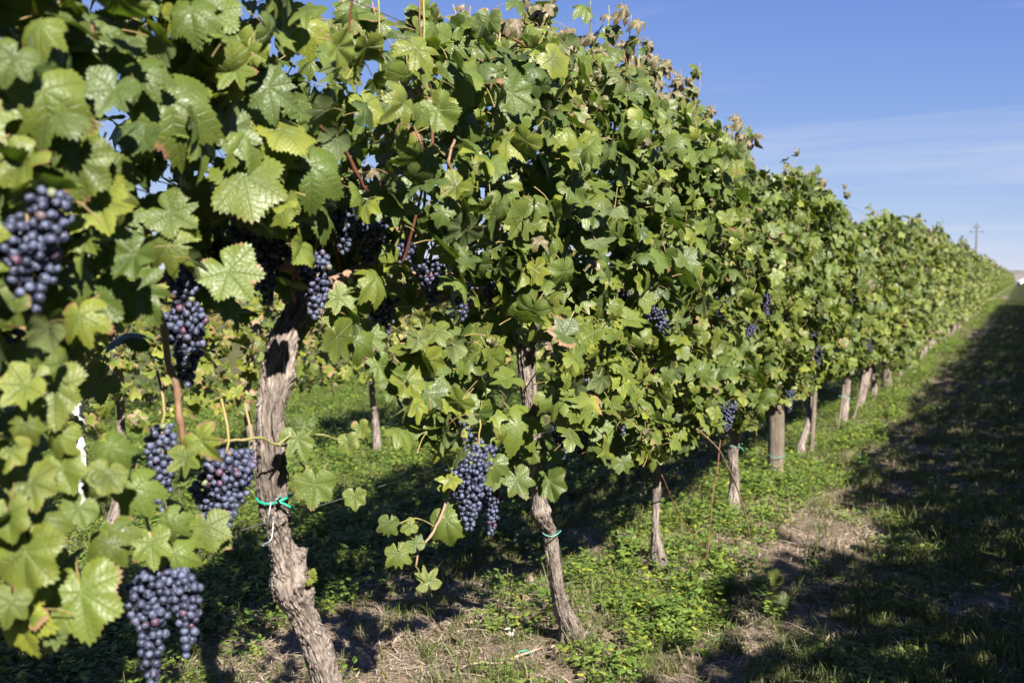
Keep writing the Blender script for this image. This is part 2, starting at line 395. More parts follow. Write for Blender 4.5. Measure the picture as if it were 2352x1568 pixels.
def leaf_colour(z, yb=0.0, tired=0.0):
    r = random.random
    yel = min(1, yb * 2 * r() + (r() ** 3) * 0.6); brn = r() if r() < 0.05 + tired * .25 else 0.0
    dry = (0.2 + .5 * r()) if r() < (0.03 + tired * .4 + max(0, z - 1.95) * 1.5) else 0.0
    return (yel, brn, dry, r())
def rv(): return Vector((random.gauss(0, 1), random.gauss(0, 1), random.gauss(0, 1)))
def canopy_leaf(p, dx, tired=0.0, yb=0.0, smin=.042, smax=.078):
    side = 1.0 if dx > -0.08 else -1.0
    n = Vector((0.42 * side, 0, 0)) + sun_dir * (0.25 if side > 0 else 0.05) + Vector((0, 0, .25)) + rv() * .58
    tip = Vector((0.12 * side, 0, -1)) + rv() * .55
    c = leaf_colour(p[2], yb, tired); dry = c[2] > 0.45
    return Leaf(p, n, tip, random.uniform(smin, smax) * (0.72 if dry else 1), c, dry)
def hero_leaf(px, py, wpx, rot, X=None, yel=0.15, brn=0.0, face=(0, 0), val=None, dry=0.0, var=None):
    """a leaf seen at a place in the photo: width in pixels, rot = where its tip points (0 down, 90 right), face = lean of the blade"""
    if X is None: X = -1.24
    P = at_x(px, py, X); s = wpx / FPX * depth(P) / 1.55; s = min(max(s * .90, .012), .115)
    a = R(rot); tip = rt * math.sin(a) - up * math.cos(a)
    n = -fw * 1.0 + sun_dir * .45 + rt * face[0] + up * face[1] + rv() * .10
    return Leaf(P, n, tip, s, (yel * .85, brn * .7, dry, random.random() if val is None else val), dry > .45, var)

# ------------------------------------------------------------------ ground
def fbm(x, y, s, o=3, off=0.0):
    return np.array([noise.fractal(Vector((a * s + off, b * s - off, off * .37)), 1.0, 2.0, o) for a, b in zip(x, y)])
gx = np.unique(np.concatenate([np.arange(-12, 3.01, .1), np.linspace(3, 12, 20), np.array([14, 18, 25, 40, 70, 130, 260, 600, 1500]), -np.array([13, 15, 18, 25, 40, 70, 130, 260, 600, 1500])]))
gy = np.unique(np.concatenate([np.arange(-1, 30.01, .1), np.arange(30, 80, .5), np.array([90, 110, 140, 180, 240, 320, 450, 650, 1000, 1800, 3000]), -np.array([2, 4, 8, 16, 40, 100, 400])]))
GX, GY = np.meshgrid(gx, gy); fx, fy = GX.ravel(), GY.ravel()
near = (np.abs(fx) < 13) & (fy > -2) & (fy < 82)
gz = np.zeros(len(fx)); dryv = np.full(len(fx), .25)
b1 = fbm(fx[near], fy[near], .9, 3); b2 = fbm(fx[near], fy[near], 7.0, 2, 5.0)
gz[near] = .014 * b1 + .006 * b2 - .004
PALE = at_g(1840, 1235); WEEDY = at_g(1490, 1440); FOOT = at_g(620, 1470); FOOT2 = at_g(900, 1400)
def dry_field(x, y):
    """0 green turf .. 1 bare thatch and soil, strongest along the foot of the row on its lane side"""
    d = np.exp(-((x - (ROW + .55)) / .36) ** 2) * .40 + np.exp(-((x - ROW) / .30) ** 2) * .30 + np.exp(-((x - ROW2) / .5) ** 2) * .25
    nn = fbm(x, y, 1.15, 4, 11.0); n2 = fbm(x, y, 3.6, 3, 21.0)
    return np.clip(d + .42 * nn + .30 * n2 + .14 + (.18) * np.exp(-((x + 1.6) / .9) ** 2 - ((y - 3.3) / 1.1) ** 2) + (.70) * np.exp(-((x - PALE.x) / .42) ** 2 - ((y - PALE.y) / .55) ** 2) - .45 * np.exp(-((x - WEEDY.x) / .35) ** 2 - ((y - WEEDY.y) / .55) ** 2) + .55 * np.exp(-((x - FOOT.x) / .7) ** 2 - ((y - FOOT.y) / .6) ** 2) + .30 * np.exp(-((x - FOOT2.x) / .5) ** 2 - ((y - FOOT2.y) / .6) ** 2), 0, 1)
dryv[near] = dry_field(fx[near], fy[near])
nxg, nyg = len(gx), len(gy); ii = np.arange(nxg * nyg).reshape(nyg, nxg)
q = np.stack([ii[:-1, :-1], ii[:-1, 1:], ii[1:, 1:], ii[1:, :-1]], -1).reshape(-1, 4)
tri = np.vstack([q[:, [0, 1, 2]], q[:, [0, 2, 3]]])
t = NT('vineyard_soil'); geo = t.n('ShaderNodeNewGeometry'); pos = geo.outputs['Position']
d = t.attr('dryness').outputs['Fac']; f1 = t.noise(pos, 60, 5, .65); f2 = t.noise(pos, 9, 4); f3 = t.noise(pos, 220, 3, .6); f4 = t.noise(pos, .5, 4)
thatch = t.mix(t.mr(f1, .3, .7), (0.10, 0.074, 0.050), (0.30, 0.232, 0.172))
turf = t.mix(t.mr(f3, .3, .7), (0.030, 0.042, 0.012), (0.095, 0.115, 0.035))
turf = t.mix(t.mr(f4, .4, .65), turf, t.mix(.5, turf, (0.14, 0.12, 0.05)))
c = t.mix(t.mr(t.math('ADD', d, t.math('MULTIPLY', t.math('SUBTRACT', f2, .5), .8)), .30, .62), turf, thatch)
M_SOIL = t.done(t.bsdf(c, .95, .1, t.bump(t.math('ADD', f1, f3), .02, .8)).outputs[0])
gm = np_mesh('ground', np.column_stack([fx, fy, gz]), tri, [M_SOIL]); add_attr(gm, 'dryness', 'FLOAT', dryv)
ground = link('ground', gm); tag(ground, 'mown vineyard ground of short grass and dry thatch', None, None, 'structure')
def ground_z(x, y):
    v = Vector((x * .9, y * .9, 0)); w_ = Vector((x * 7 + 5, y * 7 - 5, 5 * .37))
    return .014 * noise.fractal(v, 1, 2, 3) + .006 * noise.fractal(w_, 1, 2, 2) - .004

# distant rise with trees on the horizon
V, Fc = [], []
for i in range(121):
    X = -900 + i * 20
    h = 7 + 9 * max(0, noise.fractal(Vector((X * .006, 1.7, 0)), 1, 2, 4)) + 3 * abs(noise.noise(Vector((X * .05, 4, 0))))
    V += [(X, 1150, -1), (X, 1180, h), (X, 1400, h * .9)]
for i in range(120):
    a = i * 3; Fc += [(a, a + 3, a + 4, a + 1), (a + 1, a + 4, a + 5, a + 2)]
M_HILL = plain('far_wood', (0.10, 0.105, 0.085), .95, .1, 0, .05, (0.17, 0.145, 0.13))
tag(link('hill', new_mesh('hill', V, Fc, [M_HILL])), 'low wooded rise far off on the horizon', None, None, 'structure')

# ------------------------------------------------------------------ posts, wires, ties, stakes
def post_mesh(rad, h, seed):
    s = seed * 9.1; n = 26; P = [Vector((.012 * noise.noise(Vector((i * .12, s, 0))), .012 * noise.noise(Vector((i * .12, s, 7))), -.12 + (h + .12) * i / n)) for i in range(n + 1)]
    fn = lambda i, a, p: 1 + .05 * noise.noise(Vector((math.cos(a) * 3 + s, math.sin(a) * 3, p.z * 1.2))) + .05 * noise.noise(Vector((math.cos(a) * 11, math.sin(a) * 11 + s, p.z * 2.0)))
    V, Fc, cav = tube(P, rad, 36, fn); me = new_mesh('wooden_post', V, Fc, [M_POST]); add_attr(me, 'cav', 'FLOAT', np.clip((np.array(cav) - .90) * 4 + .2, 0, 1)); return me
def base_at(px, X=ROW):
    """where the row's axis crosses the ground below this photo column"""
    lo, hi = 0.0, 4000.0
    for _ in range(50):
        m = (lo + hi) / 2
        P = at_x(px, m, X)
        if P.z > 0: lo = m
        else: hi = m
    return at_x(px, lo, X)
POSTM = [post_mesh(.056, 1.95, i) for i in range(3)]
p1, p2, p3 = base_at(1784), base_at(2036), base_at(2136)
post_lab = ['thick weathered wooden post with a green tie, nearest post in the row', 'grey wooden post, second along the sunlit row', 'wooden post, third along the sunlit row, half hidden by leaves']
ys = [p1.y, p2.y, p3.y]
while ys[-1] < 70: ys.append(ys[-1] + 6.1)
for i, yy in enumerate(ys):
    o = link('wooden_post', POSTM[i % 3]); o.location = (ROW + random.uniform(-.02, .02), yy, 0); o.rotation_euler = (0, 0, random.random() * 6)
    tag(o, post_lab[i] if i < 3 else 'distant wooden post beyond the third, blurred at the foot of the row', 'post', 'wooden posts along the row')
def wire(zh, mat, rad, label, x=ROW, y0=-1.5, y1=80):
    P = [Vector((x + .01 * math.sin(i * 1.7), y0 + (y1 - y0) * i / 40, zh + .008 * math.sin(i * 2.3))) for i in range(41)]
    V, Fc, _ = tube(P, rad, 5); tag(link('trellis_wire', new_mesh('trellis_wire', V, Fc, [mat])), label, 'wire', 'trellis wires of the row')
wire(.875, M_WIRE, .0013, 'thin grey low wire tied to the front trunk', ROW + .045)
wire(1.33, M_WIRE, .0015, 'grey wire carrying the vine heads, hidden among the grapes')
wire(1.79, M_BLUE, .0022, 'blue plastic-coated wire glimpsed through the middle of the leaves')
wire(2.09, M_WIRE, .0014, 'topmost thin grey wire, bare against the sky')
def tie(center, rad, label, tails=True, squash=1.0):
    V, Fc = [], []; c = Vector(center)
    P = [Vector((math.cos(a) * rad * squash, math.sin(a) * rad, .006 * math.sin(a * 2 + 1))) for a in [2 * math.pi * k / 22 for k in range(23)]]
    v, f, _ = tube(P, .0032 if 'twisted' in label else .0024, 6); V += v; Fc += f
    if tails:
        for e in ((.03, .035, -.035), (.035, -.03, .02)):
            st = Vector((rad * .75, -rad * .66, 0)); v, f, _ = tube(catmull([st, st + Vector(e) * .5 + Vector((.006, 0, .004)), st + Vector(e)], 3), .0028, 5, base=len(V)); V += v; Fc += f
    o = link('plastic_tie', new_mesh('plastic_tie', V, Fc, [M_TIE if 'twisted' in label else M_TIE2])); o.location = c
    tag(o, label, 'tie', 'green plastic ties'); return o
def stake(P, r, label, mat=None):
    P = [Vector(p) for p in P]; V, Fc, cav = tube(wiggle(P, .004, 6), r, 10, lambda i, a, p: 1 + .10 * noise.noise(p * 40))
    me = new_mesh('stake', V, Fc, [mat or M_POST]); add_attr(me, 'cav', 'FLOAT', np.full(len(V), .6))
    tag(link('stake', me), label, 'stake', 'thin stakes beside the trunks')

# ------------------------------------------------------------------ vines: trunks
def trunk_mesh(P, rad, seg, per, seed, knots=(), rough=1.0, strips=0):
    """gnarled trunk: long bark ridges that twist, plus lumps; P, rad in the vine's own coordinates"""
    Q = catmull(P, per); rr = [v.x for v in catmull([(r, 0, 0) for r in rad], per)]; s = seed * 13.7
    def fn(i, a, p):
        L = i / per; ca, sa = math.cos(a), math.sin(a)
        big = noise.noise(Vector((ca * 1.3 + s, sa * 1.3, L * 1.1)))
        rid = noise.noise(Vector((math.cos(a + L * .25) * 6.0, math.sin(a + L * .25) * 6.0 + s, L * 1.0)))
        rid2 = noise.noise(Vector((math.cos(a + L * .12) * 14 + s, math.sin(a + L * .12) * 14, L * 2.2)))
        fl = noise.noise(Vector((p.x * 130 + s, p.y * 130, p.z * 45)))
        q = 1 + rough * (.14 * big - .34 * abs(rid) + .13 * (1 - 2 * abs(rid2)) + .13 * fl + .07)
        for (kp, kr, ka) in knots:
            dd = (p - kp).length
            if dd < kr * 2.2: q += ka * math.exp(-(dd / kr) ** 2) * (1 + .5 * noise.noise(p * 60))
        return q
    V, Fc, cav = tube(Q, rr, seg, fn)
    rs = random.Random(seed); T_, N_ = frames(Q)
    for _ in range(strips):          # loose strips of bark, their ends lifted
        ln = rs.randint(4, 11); i0 = rs.randint(0, len(Q) - ln - 2); a0 = rs.random() * 6.283; wd = rs.uniform(.0018, .005); b = len(V); lift = rs.uniform(.03, .22); tw = rs.uniform(-.03, .03)
        for k in range(ln):
            i = i0 + k; u = abs(2 * k / (ln - 1) - 1); a = a0 + tw * k; d = N_[i] * math.cos(a) + T_[i].cross(N_[i]) * math.sin(a); sd = T_[i].cross(d)
            r_ = rr[i] * fn(i, a, Q[i] + d * rr[i]); c = Q[i] + d * (r_ + .0012 + lift * .02 * u * u); w_ = wd * (1.1 - .8 * u * u)
            V += [c - sd * w_ - d * .0015, c + d * .0012, c + sd * w_ - d * .0015]; cav += [.9, 1.15, .9]
        for k in range(ln - 1): q_ = b + 3 * k; Fc += [(q_, q_ + 1, q_ + 4, q_ + 3), (q_ + 1, q_ + 2, q_ + 5, q_ + 4)]
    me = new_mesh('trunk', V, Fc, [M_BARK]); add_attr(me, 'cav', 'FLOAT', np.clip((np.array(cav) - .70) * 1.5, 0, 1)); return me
def px_trunk(pts, X=ROW):
    P = [at_x(a, b, X) for a, b, c in pts]; rad = [.87 * c / FPX * depth(p) for p, (a, b, c) in zip(P, pts)]
    return P, rad
vines = []          # dicts: y, root
def make_vine(y, x=ROW, z=0.0, name='grapevine'):
    o = empty(name, (x, y, z)); return o
T1 = [(850, 1905, 54), (836, 1840, 45), (800, 1720, 36), (748, 1568, 33), (731, 1500, 31), (713, 1443, 30), (691, 1392, 32), (674, 1352, 38), (671, 1312, 34), (659, 1267, 29), (647, 1221, 25), (634, 1175, 33), (627, 1130, 32), (624, 1044, 32), (621, 959, 30), (637, 873, 36), (653, 788, 35), (693, 714, 38), (720, 672, 40), (735, 640, 26)]
T2 = [(1322, 1497, 30), (1315, 1444, 27), (1300, 1399, 18), (1286, 1340, 15), (1273, 1251, 15), (1268, 1218, 15), (1247, 1180, 20), (1238, 1120, 15), (1232, 1050, 14), (1224, 980, 17), (1216, 920, 19), (1206, 830, 21), (1200, 760, 21), (1194, 700, 23), (1190, 665, 14)]
T3 = [(1524, 1318, 27), (1512, 1250, 13), (1510, 1200, 9), (1511, 1137, 9), (1509, 1044, 9), (1504, 960, 10), (1498, 860, 11), (1495, 780, 13), (1494, 735, 8)]
T4 = [(1684, 1196, 16), (1683, 1160, 15), (1686, 1110, 11), (1684, 1060, 11), (1688, 990, 11), (1692, 900, 11), (1694, 800, 12), (1694, 752, 8)]
T5 = [(1842, 1062, 11), (1840, 1030, 9), (1856, 960, 7), (1862, 900, 7), (1868, 820, 7), (1870, 742, 6)]
T6 = [(1934, 990, 9), (1937, 950, 8), (1944, 890, 7), (1946, 800, 7), (1948, 720, 5)]
T7 = [(1968, 958, 11), (1976, 920, 10), (1990, 870, 9), (1997, 780, 10), (1999, 712, 6)]
traced = [T1, T2, T3, T4, T5, T6, T7]
labels = ['grapevine with the thick twisted bare trunk nearest the camera, green tie round its waist',
          'grapevine with straight leaning trunk and stake, big grape bunch hanging on its left',
          'grapevine with the thin dark trunk on a broad base, behind the leaning one',
          'grapevine with low round grape bunch, just before the thick wooden post',
          'grapevine with dark bent trunk just beyond the thick wooden post',
          'grapevine with slim staked trunk and green tie, second beyond the thick post',
          'grapevine with stout dark trunk just before the second grey post']
V0 = None
roots = []
b1p = at_x(850, 1905, ROW)
y_list = []
for k, tp in enumerate(traced):
    P, rad = px_trunk(tp); base = Vector((P[0].x, P[0].y, 0)); sh = P[0].z
    P = [Vector(p) for p in P]; P[0].z = -.05
    root = make_vine(base.y); tag(root, labels[k], 'grapevine', 'grapevines of the sunlit row'); loc = root.location
    kn = []
    if k == 0:
        kn = [(at_x(692, 1264, ROW + .01) - loc, .020, 1.0), (at_x(706, 1350, ROW + .01) - loc, .024, .95), (at_x(690, 1335, ROW + .03) - loc, .018, .5), (at_x(640, 1352, ROW) - loc, .022, .35), (at_x(672, 1178, ROW) - loc, .016, .6), (at_x(667, 860, ROW + .03) - loc, .012, .35), (at_x(700, 1300, ROW + .02) - loc, .03, .35)]
    if k == 1:
        kn = [(at_x(1235, 1185, ROW) - loc, .020, .6), (at_x(1262, 1168, ROW + .02) - loc, .02, .5), (at_x(1338, 1462, ROW + .02) - loc, .035, .6)]
    if k == 3: kn = [(at_x(1698, 1140, ROW) - loc, .03, .5)]
    n_off = random.random() * 9
    Q = []
    for i, p in enumerate(P):     # small wander in depth, so that the trunk bends in all directions
        Q.append(p - loc + Vector((.03 * noise.noise(Vector((p.z * 2.3, n_off, 0))) if 0 < i else 0, 0, 0)))
    seg, per = ((104, 16), (84, 14), (44, 12), (36, 10))[min(k, 3)]
    link('trunk', trunk_mesh(Q, rad, seg, per, k + 1, kn, 1.25, (420, 260, 90, 60)[min(k, 3)]), root)
    roots.append(root); y_list.append(base.y)
    # cane-bearing arms along the wire
    hp = Q[-2] + loc
    for sgn in (-1, 1):
        if k < 6: cane_obj([hp, hp + Vector((.02, sgn * .12, .06)), hp + Vector((0, sgn * .35, .05)), hp + Vector((.02, sgn * .62, .0))], .013, .007, M_BARK if False else M_CANE, root, 'arm', .012, 8)
# the vine whose trunk stands left of the picture
y0 = y_list[0] - 1.32
root0 = make_vine(y0); tag(root0, 'grapevine at the left edge, its low branches heavy with the largest grapes', 'grapevine', 'grapevines of the sunlit row')
Q = [Vector((0, 0, -.05)), Vector((.02, .03, .3)), Vector((-.02, .0, .7)), Vector((.0, -.04, 1.1)), Vector((0, 0, 1.34))]
link('trunk', trunk_mesh(Q, [.055, .042, .04, .042, .035], 40, 30, 21), root0)
roots.insert(0, root0); y_list.insert(0, y0)
TRM = []
for i in range(4):
    a = .05 * (i - 1.5)
    Q = [Vector((0, 0, -.05)), Vector((.01, a, .25)), Vector((-.02, a * 1.6, .6)), Vector((.01, a, 1.0)), Vector((0, 0, 1.33))]
    TRM.append(trunk_mesh(Q, [.044, .027, .023, .025, .022], 20, 14, 30 + i))

# ------------------------------------------------------------------ grapes
def sphere(seg, ring, ax=1.0):
    V = [(0, 0, 1)]; Fc = []
    for i in range(1, ring):
        a = math.pi * i / ring
        for k in range(seg):
            b = 2 * math.pi * k / seg; V.append((math.sin(a) * math.cos(b), math.sin(a) * math.sin(b), math.cos(a) * ax))
    V.append((0, 0, -1)); L = len(V) - 1
    for k in range(seg):
        Fc.append((0, 1 + k, 1 + (k + 1) % seg)); Fc.append((L, 1 + (ring - 2) * seg + (k + 1) % seg, 1 + (ring - 2) * seg + k))
    for i in range(ring - 2):
        for k in range(seg):
            a = 1 + i * seg + k; b = 1 + i * seg + (k + 1) % seg; Fc.append((a, a + seg, b + seg)); Fc.append((a, b + seg, b))
    return np.array(V, float), np.array(Fc)
BV, BF = sphere(14, 9, 1.04); BV2, BF2 = sphere(8, 6, 1.04)
BERRY = np_mesh('grape', BV, BF, [M_GRAPE])
def pack(L, Wd, br, seed, lobes=()):
    rs = random.Random(seed); pts = []; prof = lambda t: (min(1, .55 + 2.2 * t) if t < .22 else max(.30, 1 - (t - .22) * .95))
    cones = [(Vector((0, 0, 0)), L, Wd / 2)] + [(Vector(o), l, w_ / 2) for o, l, w_ in lobes]
    cell = {}
    for c0, l, w_ in cones:
        for _ in range(2600):
            t = rs.random(); a = rs.random() * 6.283; rr = w_ * prof(t) * math.sqrt(.30 + .70 * rs.random()) * (1 + .14 * math.sin(3 * a + 9 * t))
            rr = max(0, rr - br * .5)
            p = c0 + Vector((rr * math.cos(a), rr * math.sin(a), -l * t)); k = tuple(int(math.floor(v / (2 * br))) for v in p); ok = True
            for i in (-1, 0, 1):
                for j in (-1, 0, 1):
                    for m in (-1, 0, 1):
                        for q_ in cell.get((k[0] + i, k[1] + j, k[2] + m), ()):
                            if (q_ - p).length < 1.72 * br: ok = False
            if ok: cell.setdefault(k, []).append(p); pts.append(p)
    return pts
def stalk_verts(L, Wd):
    V, Fc, _ = tube([(-.02, .01, .10), (-.004, .008, .05), (.004, .003, .02), (0, 0, 0), (.003, -.003, -L * .5), (0, 0, -L * .9)], [.0028, .0028, .0026, .0026, .002, .001], 6)
    return V, Fc
lit = []
carve = []         # photo ellipses kept clear of leaves in front of grapes: (px, py, rx, ry, depth)
def bunch(px, py, wpx, hpx, root, X=-1.45, lobes=(), detail=True, br=.0070, clear=.8, sunny=True):
    top = at_x(px, py - hpx / 2, X); k = depth(top) / FPX; L = hpx * k; Wd = wpx * k
    bsz = br
    pts = pack(L, Wd, bsz, int(px * 7 + py), [((rt * o[0] + fw * o[1] + up * o[2]) * k, l * k, w_ * k) for o, l, w_ in lobes])
    o = link('grape_bunch', new_mesh('grape_bunch', *stalk_verts(L, Wd), [M_PET]), root, Matrix.Translation(top - root.location))
    if detail:
        vis = sorted(pts, key=lambda p: (top + p - CAM).length)[:300]
        for p in vis:
            s = bsz * random.uniform(.86, 1.1)
            link('grape', BERRY, o, Matrix.Translation(p) @ Matrix.Rotation(random.random() * 6, 4, rv().normalized()) @ Matrix.Diagonal((s * random.uniform(.92, 1.06), s * random.uniform(.92, 1.06), s, 1)))
    else:
        link('berries', berry_mass(pts, bsz), o)['kind'] = 'stuff'
    if sunny: lit.append((top + Vector((0, 0, -L * .5)), max(L, Wd) * .5))
    if clear: carve.append((px, py, wpx * .5 * clear, hpx * .5 * clear, depth(top)))
    return o
def berry_mass(pts, br):
    VV, TT, CC = [], [], []; b = 0
    for p in pts:
        VV.append(BV2 * br * random.uniform(.86, 1.1) + np.array(p)); TT.append(BF2 + b); CC.append(np.full((len(BV2), 4), random.random())); b += len(BV2)
    me = np_mesh('berries', np.vstack(VV), np.vstack(TT), [M_GRAPEM]); add_attr(me, 'lc', 'FLOAT_COLOR', np.vstack(CC)); return me
r0, r1, r2, r3, r4, r5, r6, r7 = roots
bunch(62, 612, 165, 230, r0, -1.15, [((55, 0, 60), 150, 110)], clear=.95)
bunch(15, 800, 80, 120, r0, -1.38, sunny=False)
bunch(425, 790, 105, 190, r0, -1.44, clear=.9)
bunch(372, 1075, 80, 200, r0, -1.42, clear=.8)
bunch(520, 1125, 95, 175, r1, -1.34, [((32, 0, 0), 120, 75), ((-48, 5, -55), 115, 75), ((-10, 25, 0), 130, 90)], clear=.95)
bunch(573, 1055, 38, 36, r1, -1.42, clear=.9)
bunch(345, 1450, 100, 270, r0, -1.28, [((82, 5, -10), 185, 78), ((-22, 20, -15), 110, 80), ((45, 25, 0), 90, 90)], clear=1.0)
bunch(722, 655, 85, 150, r1, -1.36, clear=.95)
bunch(612, 600, 100, 190, r1, -1.46, clear=.75, sunny=False)
bunch(845, 552, 100, 110, r1, -1.42, clear=.9)
bunch(878, 725, 80, 110, r1, -1.46, clear=.85, sunny=False)
bunch(990, 648, 75, 100, r2, -1.44, clear=.8)
bunch(1195, 700, 48, 95, r2, -1.42, clear=.75)
bunch(1100, 1090, 100, 190, r2, -1.30, [((-38, -30, 60), 110, 60), ((50, 0, -60), 105, 58), ((-20, -60, -40), 170, 90)], clear=.95)
bunch(1366, 655, 48, 85, r2, -1.34, clear=.9)
bunch(1052, 1110, 60, 150, r2, -1.46, clear=.7, sunny=False)
bunch(1128, 1175, 55, 110, r2, -1.46, clear=.7, sunny=False)
bunch(1512, 735, 62, 130, r3, -1.38, [((8, 0, -80), 90, 50)], clear=.85)
bunch(1290, 1012, 50, 90, r2, -1.50, clear=.8, sunny=False)
bunch(1335, 1015, 45, 90, r2, -1.50, clear=.6, sunny=False)
for a in [(562, 555, 80, 120, r1), (660, 540, 80, 110, r1), (790, 530, 70, 100, r1), (930, 600, 60, 90, r1), (1062, 690, 55, 90, r2), (1135, 690, 50, 80, r2), (310, 560, 70, 100, r0), (420, 660, 80, 120, r0)]:
    bunch(a[0], a[1], a[2], a[3], a[4], -1.42, clear=.55, sunny=False)
for a in [(1240, 705, 45, 80, r2), (1430, 700, 42, 80, r3), (1465, 770, 40, 75, r3), (1480, 680, 40, 70, r3), (1545, 695, 40, 75, r3), (1600, 735, 36, 70, r4), (1640, 820, 34, 60, r4), (1350, 770, 40, 70, r2), (1800, 720, 28, 55, r5), (1850, 740, 26, 50, r5), (1910, 740, 24, 45, r6)]:
    bunch(a[0], a[1], a[2], a[3], a[4], -1.38, detail=False, clear=.6, sunny=False)
for a in [(1762, 690, 40, 90, r4), (1670, 952, 50, 75, r4), (1814, 916, 26, 60, r4), (1652, 700, 36, 60, r4), (1880, 815, 30, 55, r5), (1868, 770, 28, 45, r5), (1998, 792, 26, 55, r7), (1957, 690, 22, 50, r6), (2122, 745, 16, 26, r7), (1720, 770, 34, 60, r4), (1590, 800, 30, 60, r3), (1430, 980, 26, 50, r3), (1352, 900, 30, 60, r2)]:
    bunch(a[0], a[1], a[2], a[3], a[4], -1.34, detail=False, clear=.9)

# ------------------------------------------------------------------ canopy of the near vines
hero = {i: [] for i in range(8)}
def H(v, *a, **k):
    l = hero_leaf(*a, **k); hero[v].append(l); carve.append((a[0], a[1], a[2] * .42, a[2] * .42, depth(l.p) - .02))
# left edge and the heavy low branch
for a in [(105, 245, 215, 10, .30, .3), (250, 225, 140, -20, .05, 0), (395, 265, 235, 15, .25, .2), (335, 180, 130, 30, .1, 0), (565, 432, 205, 12, .35, .3), (715, 405, 165, 5, .08, .1),
          (640, 215, 150, 60, .05, 0), (545, 175, 120, 20, .25, .5), (235, 490, 180, 25, .75, .1), (180, 400, 170, 0, .35, .2), (40, 390, 150, -30, .5, .5), (410, 500, 130, 60, .2, 0),
          (385, 585, 125, 5, .45, .1), (540, 645, 160, 35, .22, .4), (295, 600, 130, -35, .05, 0), (330, 690, 150, 30, .1, .4), (185, 745, 130, 15, .7, .4), (425, 535, 100, 70, .6, .1),
          (90, 70, 120, 0, .35, .2), (25, 150, 130, -20, .2, 0), (440, 40, 130, 10, .15, 0), (320, 330, 110, -10, .0, 0), (150, 330, 120, 40, .1, 0), (20, 720, 110, -20, .3, .3)]:
    H(0 if a[0] < 420 else 1, a[0], a[1], a[2], a[3], X=-1.20 if a[0] > 300 else -1.16, yel=a[4], brn=a[5], face=(random.uniform(-.25, .25), random.uniform(-.1, .4)))
for a in [(125, 920, 175, 5, .45, 0), (40, 900, 120, -40, .6, .1), (75, 1130, 130, 20, .5, .1), (150, 1090, 120, 25, .35, 0), (265, 1040, 110, 40, .1, .1), (320, 1140, 130, 30, .12, 0),
          (240, 1270, 110, -10, .35, 0), (350, 1265, 115, 10, .3, .1), (275, 1235, 100, 30, .3, .2), (405, 1290, 110, 20, .25, 0), (55, 1300, 190, 0, .45, .2), (190, 1395, 200, 12, .3, .15),
          (130, 1010, 95, -15, .45, 0), (425, 1065, 95, 5, .45, .1), (470, 1025, 105, 40, .6, .55), (405, 1210, 90, 50, .2, .1), (480, 1225, 110, 15, .35, .2), (20, 1050, 100, 0, .6, .2),
          (20, 1200, 120, 10, .4, 0), (110, 1210, 110, 35, .3, .2), (170, 1180, 95, -30, .2, 0), (215, 1120, 80, 30, .25, .1), (60, 985, 90, 30, .35, 0), (20, 1400, 110, -10, .4, .1), (130, 1470, 60, 0, .2, 0), (510, 1245, 60, 60, .4, .2)]:
    H(0, a[0], a[1], a[2], a[3], X=-1.18 if a[0] < 300 else -1.26, yel=a[4], brn=a[5], face=(random.uniform(-.25, .2), random.uniform(0, .5)))
# by the bare trunk
for a in [(690, 1022, 98, 20, .22, .1), (720, 1130, 105, -5, .2, .15), (800, 1022, 58, 10, .45, .1), (832, 990, 52, 20, .5, .4), (815, 1150, 60, 5, .3, .1), (765, 690, 85, -60, .35, .9), (830, 690, 85, 25, .05, .5),
          (820, 800, 95, 5, .15, .1), (880, 850, 80, 40, .1, 0), (790, 745, 90, 20, .3, .1), (860, 780, 80, 40, .15, 0), (925, 630, 65, 10, .5, .4), (700, 965, 70, 170, .1, 0)]:
    H(1, a[0], a[1], a[2], a[3], X=-1.36, yel=a[4], brn=a[5], face=(random.uniform(-.25, .25), random.uniform(-.1, .3)))
# hanging shoots in the middle
for a in [(1025, 1212, 98, 8, .22, 0), (980, 1322, 68, -170, .45, 0), (915, 1285, 75, 5, .35, .1), (890, 1215, 62, -10, .15, .3), (935, 1210, 45, -60, .4, 0), (950, 1240, 55, 200, .1, 0), (1035, 1175, 60, 60, .1, 0),
          (1020, 830, 80, 10, .15, 0), (1035, 890, 90, 5, .1, 0), (1085, 870, 70, 20, .25, .2), (1150, 750, 85, 10, .1, 0), (1110, 1005, 70, 25, .3, .1), (1205, 995, 130, 40, .32, .1), (1265, 1120, 85, 15, .15, .1),
          (1195, 1115, 90, 25, .2, .2), (1225, 1045, 60, -10, .3, .1), (1280, 900, 60, 0, .3, .1), (1385, 990, 90, 15, .12, 0), (1425, 1035, 75, 20, .12, 0), (1435, 990, 75, 30, .3, .1), (1330, 640, 75, 20, .1, .1),
          (1340, 700, 70, 20, .35, .3), (1270, 415, 120, 0, .05, .1), (900, 480, 150, 10, .12, .1), (1330, 545, 90, 0, .1, .1), (990, 380, 90, 30, .1, 0), (1060, 300, 110, 20, .1, 0), (930, 100, 80, 5, .1, 0)]:
    H(2, a[0], a[1], a[2], a[3], X=-1.34 if a[1] > 700 else -1.26, yel=a[4], brn=a[5], face=(random.uniform(-.25, .25), random.uniform(-.1, .3)))
# shoot that trails to the ground on the lane side
H(4, 1780, 1330, 46, 20, X=at_g(1780, 1336, .09).x, yel=.75, brn=.05); H(4, 1806, 1388, 62, 60, X=at_g(1806, 1390, .06).x, yel=.2, brn=0)

